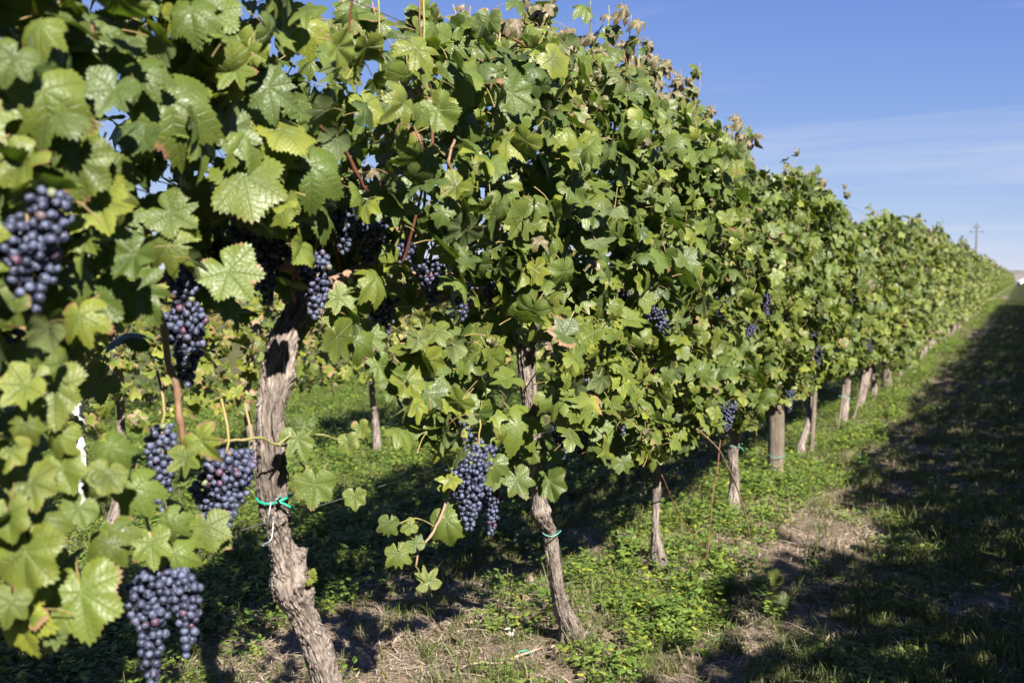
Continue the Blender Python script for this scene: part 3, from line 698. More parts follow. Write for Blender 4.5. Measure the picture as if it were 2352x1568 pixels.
MAIN = [(-700, -500), (640, -420), (690, -30), (735, 60), (800, 100), (850, 20), (905, 150), (985, 60), (1100, 65), (1190, 90), (1240, 45), (1290, 90), (1400, 160), (1480, 175), (1545, 260), (1600, 265), (1690, 325), (1765, 425), (1830, 398), (1930, 470), (1965, 525), (2045, 495), (2130, 535),
        (2130, 770), (2050, 815), (2000, 832), (1900, 868), (1860, 905), (1760, 930), (1730, 985), (1640, 985), (1560, 1035), (1500, 1050), (1440, 1075), (1370, 1060), (1330, 1010), (1290, 1060), (1190, 1040), (1150, 1120), (1060, 1180), (1010, 1110), (960, 1060), (925, 1010), (905, 880), (860, 850), (800, 850), (740, 745), (720, 690), (650, 700), (560, 720), (440, 700), (400, 730), (330, 745), (250, 800), (230, 880), (215, 1010), (330, 1050), (440, 1170), (500, 1280), (300, 1330), (260, 1400), (190, 1450), (60, 1440), (-700, 1500)]
HOLES = [[(695, -60), (760, -60), (755, 40), (700, 30)], [(910, 690), (1010, 700), (1000, 760), (925, 800)], [(1070, 560), (1130, 560), (1125, 590), (1075, 592)], [(160, 940), (205, 940), (205, 1125), (165, 1125)], [(1150, 795), (1262, 795), (1270, 985), (1165, 985)], [(1195, 1050), (1262, 1050), (1285, 1170), (1210, 1170)]]
leaves = {i: [] for i in range(8)}
Ymax = (y_list[7] + p2.y) / 2 + .2
N = 34000
yy = rng.uniform(y0 - 1.0, Ymax, N); zz = rng.uniform(.35, 2.42, N)
un = rng.random(N); fr = np.array([.24 + .13 * noise.noise(Vector((a * 2.1, b * 2.1, 3))) + .07 * noise.noise(Vector((a * 5, b * 5, 8))) for a, b in zip(yy, zz)])
dxs = np.where(un < .56, fr + rng.normal(0, .05, N), np.where(un < .80, rng.uniform(-.2, .22, N), -.24 + rng.normal(0, .06, N)))
taper = np.clip((2.45 - zz) / .5, .25, 1); low = np.clip((zz - .1) / .8, .55, 1); dxs *= taper * low
Pn = np.column_stack([ROW + dxs, yy, zz]); qx, qy, qz = proj(Pn)
ok = inpoly(qx, qy, MAIN)
for h in HOLES: ok &= ~inpoly(qx, qy, h)
off = (qz < .5) | (qx < -300)
bot = np.array([.95 + .2 * noise.noise(Vector((a * 1.3, 0, 5))) for a in yy]); ok = np.where(off, (zz > bot) & (zz < 2.25), ok)
# thin the lowest, hanging leaves and the crown; leave random pockets
pocket = np.array([noise.noise(Vector((a * 3.0, b * 3.0, 17))) for a, b in zip(yy, zz)])
dens = np.where(zz < 1.2, .72, 1.0) * np.where(zz > 2.1, .6, 1.0) * np.where(pocket < -.30, .35, 1.0)
dens = np.where(yy < 2.6, dens * .80, dens * .92)
dens = np.where((zz < 1.42) & (yy < 2.45) & (pocket < .04), dens * .30, dens)
ok &= rng.random(N) < dens
for (cx, cy, rx, ry, dd) in carve:
    ok &= ~((((qx - cx) / rx) ** 2 + ((qy - cy) / ry) ** 2 < 1) & (qz < dd + .01))
back_low = (zz < 1.15) & (un > .56) & (yy < 3.0); ok &= ~(back_low & (rng.random(N) < .7))
for (a_, b_) in ((690, 730), (655, 790), (638, 870), (622, 950), (624, 1040), (628, 1120), (1215, 900), (1228, 1010), (1240, 1130)): lit.append((at_x(a_, b_, ROW), .05))
sd_ = np.array(sun_dir)
for (c_, rad_) in lit:
    v_ = Pn - np.array(c_); t_ = v_ @ sd_; pd = np.linalg.norm(v_ - np.outer(t_, sd_), axis=1)
    ok &= ~((t_ > .02) & (pd < rad_ * .9) & (rng.random(N) < .93))
yarr = np.array(y_list)
def vine_of(y): return int(np.argmin(np.abs(yarr - y)))
for i in np.nonzero(ok)[0]:
    p = Pn[i]; tired = .12 + .25 * max(0, noise.noise(Vector((p[1] * .9, p[2] * .9, 31)))) + (.35 if p[2] > 2.05 else 0)
    leaves[vine_of(p[1])].append(canopy_leaf(p, dxs[i], tired, .20 if p[2] < 1.3 else .09, .036, .070))
FILL = [(400, 420), (700, 470), (900, 400), (960, 560), (760, 650), (560, 660), (420, 600)]
ctr = 0
while ctr < 190:
    a_, b_ = random.uniform(380, 980), random.uniform(390, 670)
    if inpoly(np.array([a_]), np.array([b_]), FILL)[0]:
        p = at_x(a_, b_, ROW - random.uniform(.08, .34)); leaves[vine_of(p.y)].append(canopy_leaf(p, random.choice((.1, -.2)), .1, .05, .05, .08)); ctr += 1
print('near leaves', sum(len(v) for v in leaves.values()), {k: len(v) for k, v in leaves.items()})

def up_shoot(root, lst, p, top, n, mat=M_CANEG, r=.004, dryp=.5):
    P = [Vector(p), Vector(p).lerp(Vector(top), .5) + rv() * .02, Vector(top)]
    cane_obj(P, r, .0016, mat, root)
    for i in range(n):
        t = .25 + .75 * (i + .5) / n; c = Vector(p).lerp(Vector(top), t) + rv() * .03
        dr = .6 if random.random() < dryp else 0.0
        lst.append(Leaf(c + Vector((0, 0, -.02)), rv() * .5 + sun_dir, Vector((0, 0, -1)) + rv() * .5, random.uniform(.036, .070), (random.random() * .4, random.random() * .6, dr, random.random()), dr > .45))
# shoots that stand clear of the leaf wall
for (ax, ay, bx, by, v, n, dp, mt) in [(1215, 150, 1252, 8, 2, 16, .75, M_CANEG), (1290, 150, 1285, 60, 2, 9, .7, M_CANEG), (1100, 130, 1110, 40, 2, 7, .3, M_CANE), (1140, 140, 1150, 50, 2, 6, .6, M_CANEG), (1395, 190, 1400, 120, 3, 7, .7, M_CANEG), (960, 110, 950, 20, 2, 6, .1, M_CANE), (1500, 220, 1520, 160, 3, 8, .7, M_CANEG), (1190, 200, 1175, 55, 2, 5, .8, M_CANEG), (1330, 170, 1372, 92, 3, 3, .1, M_CANEG), (1390, 180, 1370, 130, 3, 3, .4, M_CANE), (1440, 200, 1470, 98, 3, 6, .9, M_CANEG),
        (1490, 200, 1505, 150, 3, 5, .7, M_CANE), (1050, 130, 1040, 10, 2, 3, .4, M_CANEG), (1010, 120, 985, 30, 2, 4, .2, M_CANE), (880, 140, 855, 5, 1, 5, 0, M_CANE), (760, 110, 800, 20, 1, 4, 0, M_CANEG), (1610, 280, 1605, 232, 4, 3, .6, M_CANEG),
        (1540, 250, 1530, 195, 3, 6, .8, M_CANE), (1830, 390, 1830, 362, 5, 2, .5, M_CANEG), (1880, 420, 1872, 380, 5, 3, .5, M_CANEG), (1700, 320, 1692, 270, 4, 3, .6, M_CANEG), (1940, 450, 1938, 425, 6, 2, .6, M_CANEG)]:
    up_shoot(roots[v], leaves[v], at_x(ax, ay, ROW), at_x(bx, by, ROW), n, mt, .0042, dp)
for v in range(2, 8):
    for k in range(7):
        yv = y_list[v] + random.uniform(-.6, .6)
        if yv > Ymax: continue
        pxs = float(proj(np.array([[ROW, yv, 2.1]]))[0][0])
        if 1715 < pxs < 1805 or 1915 < pxs < 1995: continue
        a = Vector((ROW + random.gauss(0, .06), yv, 2.1 if v < 4 else 1.97)); up_shoot(roots[v], leaves[v], a, a + Vector((random.gauss(0, .05), random.gauss(0, .10), random.uniform(.18, .45 if v < 4 else .34))), random.randint(5, 10), random.choice([M_CANEG, M_CANE]), .0035, .55)
# canes seen on the face of the row
cn = lambda v, pts, r_0, r_1, mat, X=-1.3, amp=.004: cane_obj([at_x(a, b, X) for a, b in pts], r_0, r_1, mat, roots[v], 'cane', amp, 8)
cn(0, [(355, 690), (378, 760), (392, 850), (408, 905), (412, 960), (426, 1032)], .0065, .0062, M_CANE, -1.40)
cn(1, [(690, 262), (745, 300), (790, 345), (815, 390), (845, 440)], .0045, .004, M_CANER, -1.25)
cn(2, [(1180, 90), (1250, 150), (1330, 250)], .004, .003, M_CANER, -1.30)
cn(1, [(470, 1025), (520, 1012), (560, 1010), (600, 1005), (640, 1022), (690, 1022)], .003, .0025, M_CANEG, -1.40)
cn(2, [(1060, 1050), (1035, 1130), (1010, 1190), (990, 1230), (965, 1260), (955, 1300)], .0042, .0025, M_CANE, -1.34)
for pp in ([(1000, 1210), (955, 1190), (905, 1205)], [(975, 1248), (945, 1235), (938, 1222)], [(965, 1262), (935, 1268), (915, 1262)], [(955, 1300), (962, 1312), (975, 1335)]): cn(2, pp, .0018, .0014, M_CANEG, -1.34, .002)
cn(1, [(640, 1022), (680, 990), (740, 1000), (800, 1008), (835, 975)], .0022, .0016, M_CANEG, -1.38)
cn(1, [(690, 1060), (715, 1085), (722, 1105)], .0018, .0016, M_CANEG, -1.38)
cn(2, [(1045, 320), (1030, 370), (1048, 400), (1058, 425)], .0035, .003, M_CANE, -1.22)
cn(2, [(1245, 820), (1330, 690), (1260, 650), (1180, 640)], .0025, .002, M_CANEG, -1.28)
cn(3, [(1415, 670), (1412, 740), (1408, 800)], .005, .004, M_CANE, -1.40)
cn(4, [(1600, 985), (1650, 1030), (1672, 1075), (1690, 1110), (1712, 1180), (1730, 1260), (1742, 1310)], .004, .003, M_CANE, -1.14)
cane_obj([at_x(1742, 1310, -1.14), at_g(1768, 1346, .05), at_g(1790, 1368, .05), at_g(1806, 1386, .05)], .003, .002, M_CANE, roots[4])
cn(4, [(1655, 1010), (1645, 1090), (1636, 1150), (1628, 1240), (1622, 1290)], .0026, .002, M_CANER, -1.20)
cn(3, [(1520, 1090), (1545, 1150), (1580, 1210), (1620, 1260)], .0022, .002, M_CANER, -1.26)
for v, r_ in enumerate(roots):
    for k in range(7):
        yb = r_.location.y + random.uniform(-.6, .6); 
        if yb > Ymax: continue
        a = Vector((ROW + random.uniform(-.05, .1), yb, 1.35)); b = Vector((ROW + random.uniform(.0, .26), yb + random.uniform(-.25, .25), random.uniform(1.8, 2.15)))
        cane_obj([a, a.lerp(b, .5) + rv() * .04, b], .0045, .0025, random.choice([M_CANE, M_CANEG, M_CANER, M_CANEG]), r_, 'cane', .02)
# leaves as single parts: those nearest to the eye in their patch of the picture, at most 300 a vine
for v, r_ in enumerate(roots):
    L = leaves[v]; hl = hero[v]
    pts = np.array([tuple(l.p) for l in L]); px, py, pz = proj(pts); sz = np.array([l.s for l in L]) / np.maximum(pz, .3) * FPX
    inn = (px > -40) & (px < 2400) & (py > -40) & (py < 1610) & (pz > .3)
    order = np.argsort(pz); cells = {}; rank = np.zeros(len(L))
    for i in order:
        cs = 22 if v > 2 else 34; k = (int(px[i] // cs), int(py[i] // cs)); rank[i] = cells.get(k, 0); cells[k] = rank[i] + 1
    score = np.where(inn, sz / (1 + 2 * rank), -1); sel = np.argsort(-score)[:max(0, 298 - len(hl))]; sel = set(int(i) for i in sel if score[i] > 0)
    for l in hl: leaf_obj(l, r_)
    for i in sel: leaf_obj(L[i], r_)
    rest = [L[i] for i in range(len(L)) if i not in sel]
    if rest: link('foliage', merge_leaves('foliage', rest, r_.location), r_)['kind'] = 'stuff'

# ------------------------------------------------------------------ the row further on, the row behind, the row beside the camera
def canopy_set(n, half, top, bottom, seed, tired, thick=.26, xs=1.0, yb=.08):
    out = []; s = seed * 7.7
    while len(out) < n:
        y = random.uniform(-half, half); z = random.uniform(.4, 2.5)
        tp = top + .20 * noise.noise(Vector((y * 1.4 + s, 2, 0))) + .10 * noise.noise(Vector((y * 4 + s, 9, 0))); bt = bottom + .22 * noise.noise(Vector((y * 1.7, s, 4)))
        if not bt < z < tp: continue
        if z < bt + .3 and random.random() < .4: continue
        u = random.random(); f_ = thick + .12 * noise.noise(Vector((y * 2.1 + s, z * 2.1, 3)))
        dx = (f_ + random.gauss(0, .05)) if u < .5 else random.uniform(-.2, .2) if u < .7 else -f_ + random.gauss(0, .05)
        dx *= min(1, max(.3, (tp + .15 - z) / .5))
        out.append(canopy_leaf(Vector((dx * xs, y, z)), dx, tired + (.4 if z > tp - .25 else 0), yb))
    for k in range(int(5 * half / .72)):      # shoots above the trimmed top
        y = random.uniform(-half, half); zt = top + random.uniform(.08, .30)
        for j in range(6): out.append(canopy_leaf(Vector((random.gauss(0, .03), y + random.gauss(0, .03), zt - .05 * j)), .1, .8, .1, .04, .06))
    return out
O = Vector((0, 0, 0))
random.seed(5)
MIDSETS = [canopy_set((980, 800, 1000, 720, 900)[i], .72, (2.15, 2.06, 2.2, 2.04, 2.14)[i], (.42, .52, .38, .56, .42)[i], i, (.15, .40, .2, .55, .25)[i], yb=(.06, .24, .10, .34, .14)[i]) for i in range(5)]
MID = [merge_leaves('foliage', s, O, 1) for s in MIDSETS]
BUN = []
for i in range(4):
    VV = []
    pts = []
    for k in range(4):
        c = Vector((random.uniform(.1, .26), random.uniform(-.6, .6), random.uniform(.95, 1.35))); pts.append((c, pack(.16, .09, .009, i * 10 + k)))
    BUN.append(pts)
BUNM = [[(c, berry_mass(ps, .009)) for c, ps in b] for b in BUN]
STK = new_mesh('grape_bunch', *stalk_verts(.16, .08), [M_PET])
y = y_list[-1] + 1.25; k = 0; mid_n = 0
while y < 46:
    if min(abs(y - q_) for q_ in ys) < .22: y += .3
    r_ = make_vine(y); beyond = y > p3.y
    if y < p2.y: lab = 'grapevine just before the second grey post, past the stout dark trunk'
    elif y < p3.y - .5: mid_n += 1; lab = ('first', 'second', 'third', 'fourth', 'fifth')[mid_n - 1] + ' blurred grapevine past the second grey post, before the third post'
    else: lab = 'far blurred grapevine in the receding row beyond the third post'
    tag(r_, lab, 'grapevine', 'grapevines of the sunlit row')
    tr = link('trunk', TRM[k % 4], r_); tr.rotation_euler = (0, 0, random.random() * 6)
    s = random.uniform(.94, 1.04)
    fo = link('foliage', MID[k % 5], r_, Matrix.Diagonal((random.uniform(.75, 1.2), s, random.uniform(.90, 1.07), 1))); fo['kind'] = 'stuff'
    for c, me in BUNM[k % 4][:(4 if y < 25 else 2)]:
        g = link('grape_bunch', STK, r_, Matrix.Translation(c)); bb = link('berries', me, g); bb['kind'] = 'stuff'
    nl = int(150 if y < 16 else 90 if y < 24 else 40 if y < 34 else 0)
    for l in canopy_set(nl * 2, .7, 2.22, .55, 50 + k, .24, yb=.13)[:]:
        if nl and l.p.x > .12:
            l.p.x += .05; l.p += r_.location; leaf_obj(l, r_); nl -= 1
    y += random.uniform(1.2, 1.4); k += 1
FAR = [merge_leaves('foliage', canopy_set(1200, 2.0, 2.2, .5, 80 + i, .35, yb=.18), O, 2) for i in range(4)]
def far_row(name, x, ya, yb, label, sc=1.0):
    root = empty(name, (x, ya, 0)); tag(root, label, 'vine row', None, 'stuff'); yy_ = 0; j = 0
    while ya + yy_ < yb:
        f_ = link('foliage', FAR[j % 4], root, Matrix.Translation((0, yy_ + 2, 0)) @ Matrix.Scale(sc * random.uniform(.95, 1.03), 4)); f_['kind'] = 'stuff'
        yy_ += 3.6; j += 1
    return root
far_row('distant_vine_row', ROW, y - .3, 235, 'the far end of the sunlit row, too distant to tell its vines apart')
# neighbouring row on the right of the lane (beside the camera): it shades the lane
SHD = []
for i in range(3):
    b = canopy_set(1100, .74, 2.33, .35, 120 + i, .1, .30)
    for l in b: l.s *= 1.25
    SHD.append(merge_leaves('foliage', b, O, 1))
rr_ = empty('shading_vine_row', (ROWR, -7, 0)); tag(rr_, 'neighbouring vine row beside the camera whose shadow lies on the lane', 'vine row', None, 'stuff')
yy_ = 0; j = 0
low_y = [(g.y - (ROWR - g.x) * (0.643 / 0.766), h_, w_) for g, h_, w_ in ((at_g(1930, 1215), .84, .75), (at_g(2230, 1040), .62, .4))]
while yy_ < 62:
    hs = 1.02 + .05 * noise.noise(Vector((yy_ * .8, 3, 3)))
    for ly, h_, w_ in low_y:
        if abs(yy_ - 7 - ly) < w_: hs = h_
    f_ = link('foliage', SHD[j % 3], rr_, Matrix.Translation((0, yy_, 0)) @ Matrix.Diagonal((1, 1, hs, 1))); f_['kind'] = 'stuff'
    tr = link('trunk', TRM[j % 4], rr_, Matrix.Translation((0, yy_, 0))); yy_ += random.choice((1.28, 1.3, 1.34, 1.3, 1.52)); j += 1
far_row('distant_shading_row', ROWR, 55, 235, 'far end of the neighbouring row right of the lane')
# row behind: lower, thin, tired leaves
BACK = [canopy_set(400, .72, 1.40, .62, 140 + i, 1.0, .20, 1.0, .35) for i in range(4)]
for b in BACK:
    for l in b:
        if random.random() < .5: l.c = (.4 + .5 * random.random(), .7 + .8 * random.random(), 0.0, random.random())
BACKM = [merge_leaves('foliage', b, O, 1) for b in BACK]
yb = 1.2; j = 0; seen_back = set()
while yb < 30:
    r_ = make_vine(yb, ROW2); pxb = float(proj(np.array([[ROW2, yb, .5]]))[0][0]); key = 'far'
    for lo_, hi_, key_ in ((60, 330, 'left'), (420, 600, 'mid'), (660, 800, 'right'), (800, 940, 'right2')):
        if lo_ < pxb < hi_ and key_ not in seen_back: key = key_; seen_back.add(key_)
    lab = {'left': 'rusty low back-row vine glimpsed through the leaves at far left', 'mid': 'rusty low back-row vine just left of the thick twisted trunk', 'right': 'rusty low back-row vine just right of the thick twisted trunk',
           'right2': 'rusty low back-row vine in the gap midway between the first two trunks', 'far': 'low back-row vine with rusty leaves, mostly hidden behind the front leaf wall'}[key]
    tag(r_, lab, 'grapevine', 'vines of the row behind')
    tr = link('trunk', TRM[(j + 1) % 4], r_, Matrix.Scale(.92, 4)); f_ = link('foliage', BACKM[j % 4], r_); f_['kind'] = 'stuff'
    for q_ in range(3):
        a = Vector((ROW2, yb, 1.0)); b = a + Vector((random.uniform(0, .25), random.uniform(-.7, .7), random.uniform(-.1, .35))); cane_obj([a, a.lerp(b, .5) + rv() * .05, b], .006, .003, M_CANE, r_, 'cane', .03)
    yb += random.uniform(1.2, 1.45); j += 1
far_row('third_vine_row', -7.7, 1.0, 120, 'low hedge-like vine row furthest to the left, behind the rusty row', .66)
far_row('distant_row_behind', ROW2, 30, 235, 'far part of the row behind, hidden by the front row', .68)
# slotted steel posts of the row behind
def steel_post(px, label, h=1.62):
    b = base_at(px, ROW2); root = empty('steel_post', (b.x, b.y, 0)); tag(root, label, 'post', 'steel posts of the row behind')
    w2, t2 = .022, .016; V = []; prof = [(-w2, t2), (-w2, -t2), (-.007, -t2), (-.004, -t2 - .005), (.004, -t2 - .005), (.007, -t2), (w2, -t2), (w2, t2), (w2 - .003, t2), (w2 - .003, -t2 + .003), (-w2 + .003, -t2 + .003), (-w2 + .003, t2)]
    Fc = []; n = len(prof)
    for z in (-.2, h):
        for a, c_ in prof: V.append((a, c_, z))
    for i in range(n): Fc.append((i, (i + 1) % n, n + (i + 1) % n, n + i))
    Fc += [tuple(reversed(range(n))), tuple(range(n, 2 * n))]
    bd = link('profile', new_mesh('profile', V, Fc, [M_STEEL], False), root, Matrix.Rotation(TH - .2, 4, 'Z'))
    hv = [(-.004, -.0015, -.016), (.004, -.0015, -.016), (.004, -.0015, .016), (-.004, -.0015, .016), (-.004, .0015, -.016), (.004, .0015, -.016), (.004, .0015, .016), (-.004, .0015, .016)]
    hf = [(0, 1, 2, 3), (7, 6, 5, 4), (0, 4, 5, 1), (1, 5, 6, 2), (2, 6, 7, 3), (3, 7, 4, 0)]
    sm = new_mesh('slot', hv, hf, [M_DARK], False); nm = new_mesh('hook', [(a * 1.8, b_ * 4, c_ * .6) for a, b_, c_ in hv], hf, [M_STEEL], False)
    for k in range(12):
        for sx in (-1,):
            link('slot', sm, bd, Matrix.Translation((.0 + sx * .013, -t2 - .001, .12 + k * .13)))
            link('hook', nm, bd, Matrix.Translation((sx * (w2 + .004), -t2 + .006, .16 + k * .13)))
steel_post(190, 'slotted white steel post glimpsed among the leaves at far left')
steel_post(943, 'pale steel post of the row behind, between the two front trunks')
steel_post(1842, 'pale steel post of the row behind, seen beyond the thick wooden post')

# ------------------------------------------------------------------ stakes, ties, hook at the trunks
stake([at_x(1252, 1190, ROW - .04), at_x(1270, 1330, ROW - .04), at_x(1289, 1440, ROW - .03)], .008, 'thin dark stake leaning along the second trunk', M_TWIG)
stake([at_x(1875, 850, ROW + .05), at_x(1868, 960, ROW + .05), at_x(1862, 1062, ROW + .05)], .019, 'pale split stake before the bent trunk just past the thick post')
stake([at_x(1943, 840, ROW + .05), at_x(1934, 920, ROW + .05), at_x(1924, 985, ROW + .05)], .009, 'slim stake on the left of the green-tied trunk')
stake([at_x(1985, 850, ROW + .08), at_x(1972, 920, ROW + .08), at_x(1960, 962, ROW + .08)], .011, 'slim stake before the stout dark trunk')
c1 = at_x(630, 1142, ROW); tie(c1, .040, 'green plastic tie knotted round the thick twisted trunk')
c2 = at_x(1266, 1222, ROW + .005); tie(c2, .034, 'pale green tie binding the stake to the leaning trunk', False)
c4 = at_x(1686, 1022, ROW); tie(c4, .036, 'green tie with loose ends on the trunk before the thick post')
c5 = at_x(1784, 1045, ROW); tie(c5, .060, 'green band round the thick wooden post', False)
c6 = at_x(1938, 910, ROW + .02); tie(c6, .05, 'green tie on the slim staked trunk beyond the thick post')
X_ = ROW + .06
hk = [(612, 1146), (622, 1152), (616, 1190), (614, 1226), (620, 1244), (606, 1252), (600, 1250), (612, 1246), (624, 1236), (628, 1190), (632, 1150), (640, 1144)]
V, Fc, _ = tube(catmull([at_x(a, b, X_ + .004 * (i % 3)) for i, (a, b) in enumerate(hk)], 4), .0013, 6)
tag(link('wire_hook', new_mesh('wire_hook', V, Fc, [M_WIRE])), 'twisted galvanised wire loop hanging from the tie on the thick trunk', 'wire hook')
# young leaves on the trunk wart
for (a, b, s_) in [(718, 1318, 12), (722, 1332, 10), (712, 1338, 9)]:
    leaf_obj(hero_leaf(a, b, s_ * 1.9, 30, X=ROW + .05, yel=.7), roots[1])

# ------------------------------------------------------------------ ground cover
def strip_mesh(name, blades, mat):
    V, Fc = [], []
    for P, wd in blades:
        n = len(P); b = len(V)
        d = (P[-1] - P[0]); sd = Vector((-d.y, d.x, 0)); sd = sd.normalized() if sd.length > 1e-5 else Vector((1, 0, 0)); sd = (sd + rv() * .3).normalized()
        for i, p in enumerate(P):
            w_ = wd * (1 - (i / (n - 1)) ** 1.5) * .5
            if i < n - 1: V += [p - sd * w_, p + sd * w_]
            else: V.append(p)
        for i in range(n - 2): a = b + 2 * i; Fc.append((a, a + 1, a + 3, a + 2))
        a = b + 2 * (n - 2); Fc.append((a, a + 1, a + 2))
    me = new_mesh(name, V, Fc, [mat], False); return me
def plant_mat(name, a, b, c_, trans=.3):
    t = NT(name); oi = t.n('ShaderNodeObjectInfo'); geo = t.n('ShaderNodeNewGeometry')
    rn = oi.outputs['Random']; isl = geo.outputs['Random Per Island']
    col = t.mix(isl, a, b); col = t.mix(t.math('MULTIPLY', t.mr(t.math('FRACT', t.math('ADD', rn, isl)), .80, .98), .9), col, c_)
    col = t.mix(t.mr(rn, 0, 1, 0, .35), col, t.mix(.5, col, c_))
    p = t.bsdf(col, .55, .35); tr = t.n('ShaderNodeBsdfTranslucent'); t.set(tr.inputs['Color'], t.mix(1.0, col, (1.5, 1.7, .8), 'MULTIPLY'))
    ms = t.n('ShaderNodeMixShader'); ms.inputs[0].default_value = trans; t.t.links.new(p.outputs[0], ms.inputs[1]); t.t.links.new(tr.outputs[0], ms.inputs[2])
    return t.done(ms.outputs[0])
M_GRASS = plant_mat('grass_blade', (0.048, 0.072, 0.014), (0.110, 0.140, 0.030), (0.25, 0.20, 0.10))
M_CLOV = plant_mat('clover_leaf', (0.052, 0.098, 0.016), (0.118, 0.180, 0.030), (0.25, 0.25, 0.04))
M_WEED = plant_mat('weed_leaf', (0.058, 0.110, 0.018), (0.120, 0.190, 0.032), (0.28, 0.28, 0.035))
M_STRAW = plant_mat('straw', (0.20, 0.152, 0.105), (0.42, 0.335, 0.245), (0.12, 0.08, 0.05), .1)
src = bpy.data.collections.new('ground_cover_sources')     # not linked to the scene
def grass_tuft(seed, n, h, spread, wd):
    random.seed(seed); bl = []
    for _ in range(n):
        a = random.random() * 6.28; L = h * random.uniform(.5, 1.15); o = Vector((random.gauss(0, spread), random.gauss(0, spread), -.004)); ln = random.uniform(.15, 1.0)
        d = Vector((math.cos(a), math.sin(a), 0)); bl.append(([o, o + d * L * ln * .25 + Vector((0, 0, L * .5)), o + d * L * ln * .6 + Vector((0, 0, L * .85)), o + d * L * ln + Vector((0, 0, L * (1.05 - .45 * ln)))], wd * random.uniform(.7, 1.3)))
    return strip_mesh('tuft', bl, M_GRASS)
def straw_tuft(seed, n):
    random.seed(seed); bl = []
    for _ in range(n):
        a = random.random() * 6.28; L = random.uniform(.03, .10); o = Vector((random.gauss(0, .05), random.gauss(0, .05), random.uniform(.002, .014))); d = Vector((math.cos(a), math.sin(a), random.uniform(-.05, .22)))
        bl.append(([o, o + d * L * .5 + Vector((0, 0, .004)), o + d * L], random.uniform(.002, .005)))
    return strip_mesh('straw', bl, M_STRAW)
def leafy_tuft(seed, n, h, size, mat, trif):
    random.seed(seed); V, Fc = [], []
    for _ in range(n):
        o = Vector((random.gauss(0, .032), random.gauss(0, .032), 0)); a0 = random.random() * 6.28; tp = o + Vector((random.gauss(0, .02), random.gauss(0, .02), h * random.uniform(.35, 1.1)))
        b = len(V); V += [o, o + Vector((.0015, 0, 0)), tp]; Fc.append((b, b + 1, b + 2))
        for j in range(3 if trif else random.randint(2, 4)):
            a = a0 + j * (2.09 if trif else 1.7) + random.gauss(0, .2); s = size * random.uniform(.6, 1.2); d = Vector((math.cos(a), math.sin(a), random.uniform(-.2, .45) if not trif else random.uniform(-.1, .3))); sd = Vector((-d.y, d.x, random.gauss(0, .25)))
            q_ = tp if trif else o.lerp(tp, random.uniform(.4, 1)); b = len(V); wd = .42 if trif else .30
            V += [q_, q_ + d * s * .45 + sd * s * wd - Vector((0, 0, s * .05)), q_ + d * s * .5 + Vector((0, 0, s * .08)), q_ + d * s * .45 - sd * s * wd - Vector((0, 0, s * .05)), q_ + d * s * .85 + sd * s * wd * .6, q_ + d * s * 1.02, q_ + d * s * .85 - sd * s * wd * .6]
            Fc += [(b, b + 1, b + 2), (b, b + 2, b + 3), (b + 1, b + 4, b + 5, b + 2), (b + 2, b + 5, b + 6, b + 3)]
    return new_mesh('weed', V, Fc, [mat], False)
def collection(name, meshes):
    c = bpy.data.collections.new(name)
    for i, m in enumerate(meshes): c.objects.link(bpy.data.objects.new(name + '_source', m))
    return c
C_GRASS = collection('grass_tufts', [grass_tuft(1, 20, .050, .022, .0036), grass_tuft(2, 16, .065, .03, .0036), grass_tuft(3, 22, .040, .03, .0032), grass_tuft(4, 14, .09, .025, .0040)])
C_STRAW = collection('straw_bits', [straw_tuft(i, 16) for i in range(4)])
C_CLOV = collection('clover_tufts', [leafy_tuft(20 + i, 16, .038, .0125, M_CLOV, True) for i in range(3)])
C_WEED = collection('weed_tufts', [leafy_tuft(30 + i, 12, .105, .028, M_WEED, False) for i in range(3)])
C_TALL = collection('tall_grass_tufts', [grass_tuft(41, 18, .17, .022, .0045), grass_tuft(42, 14, .22, .03, .0045)])
random.seed(77)
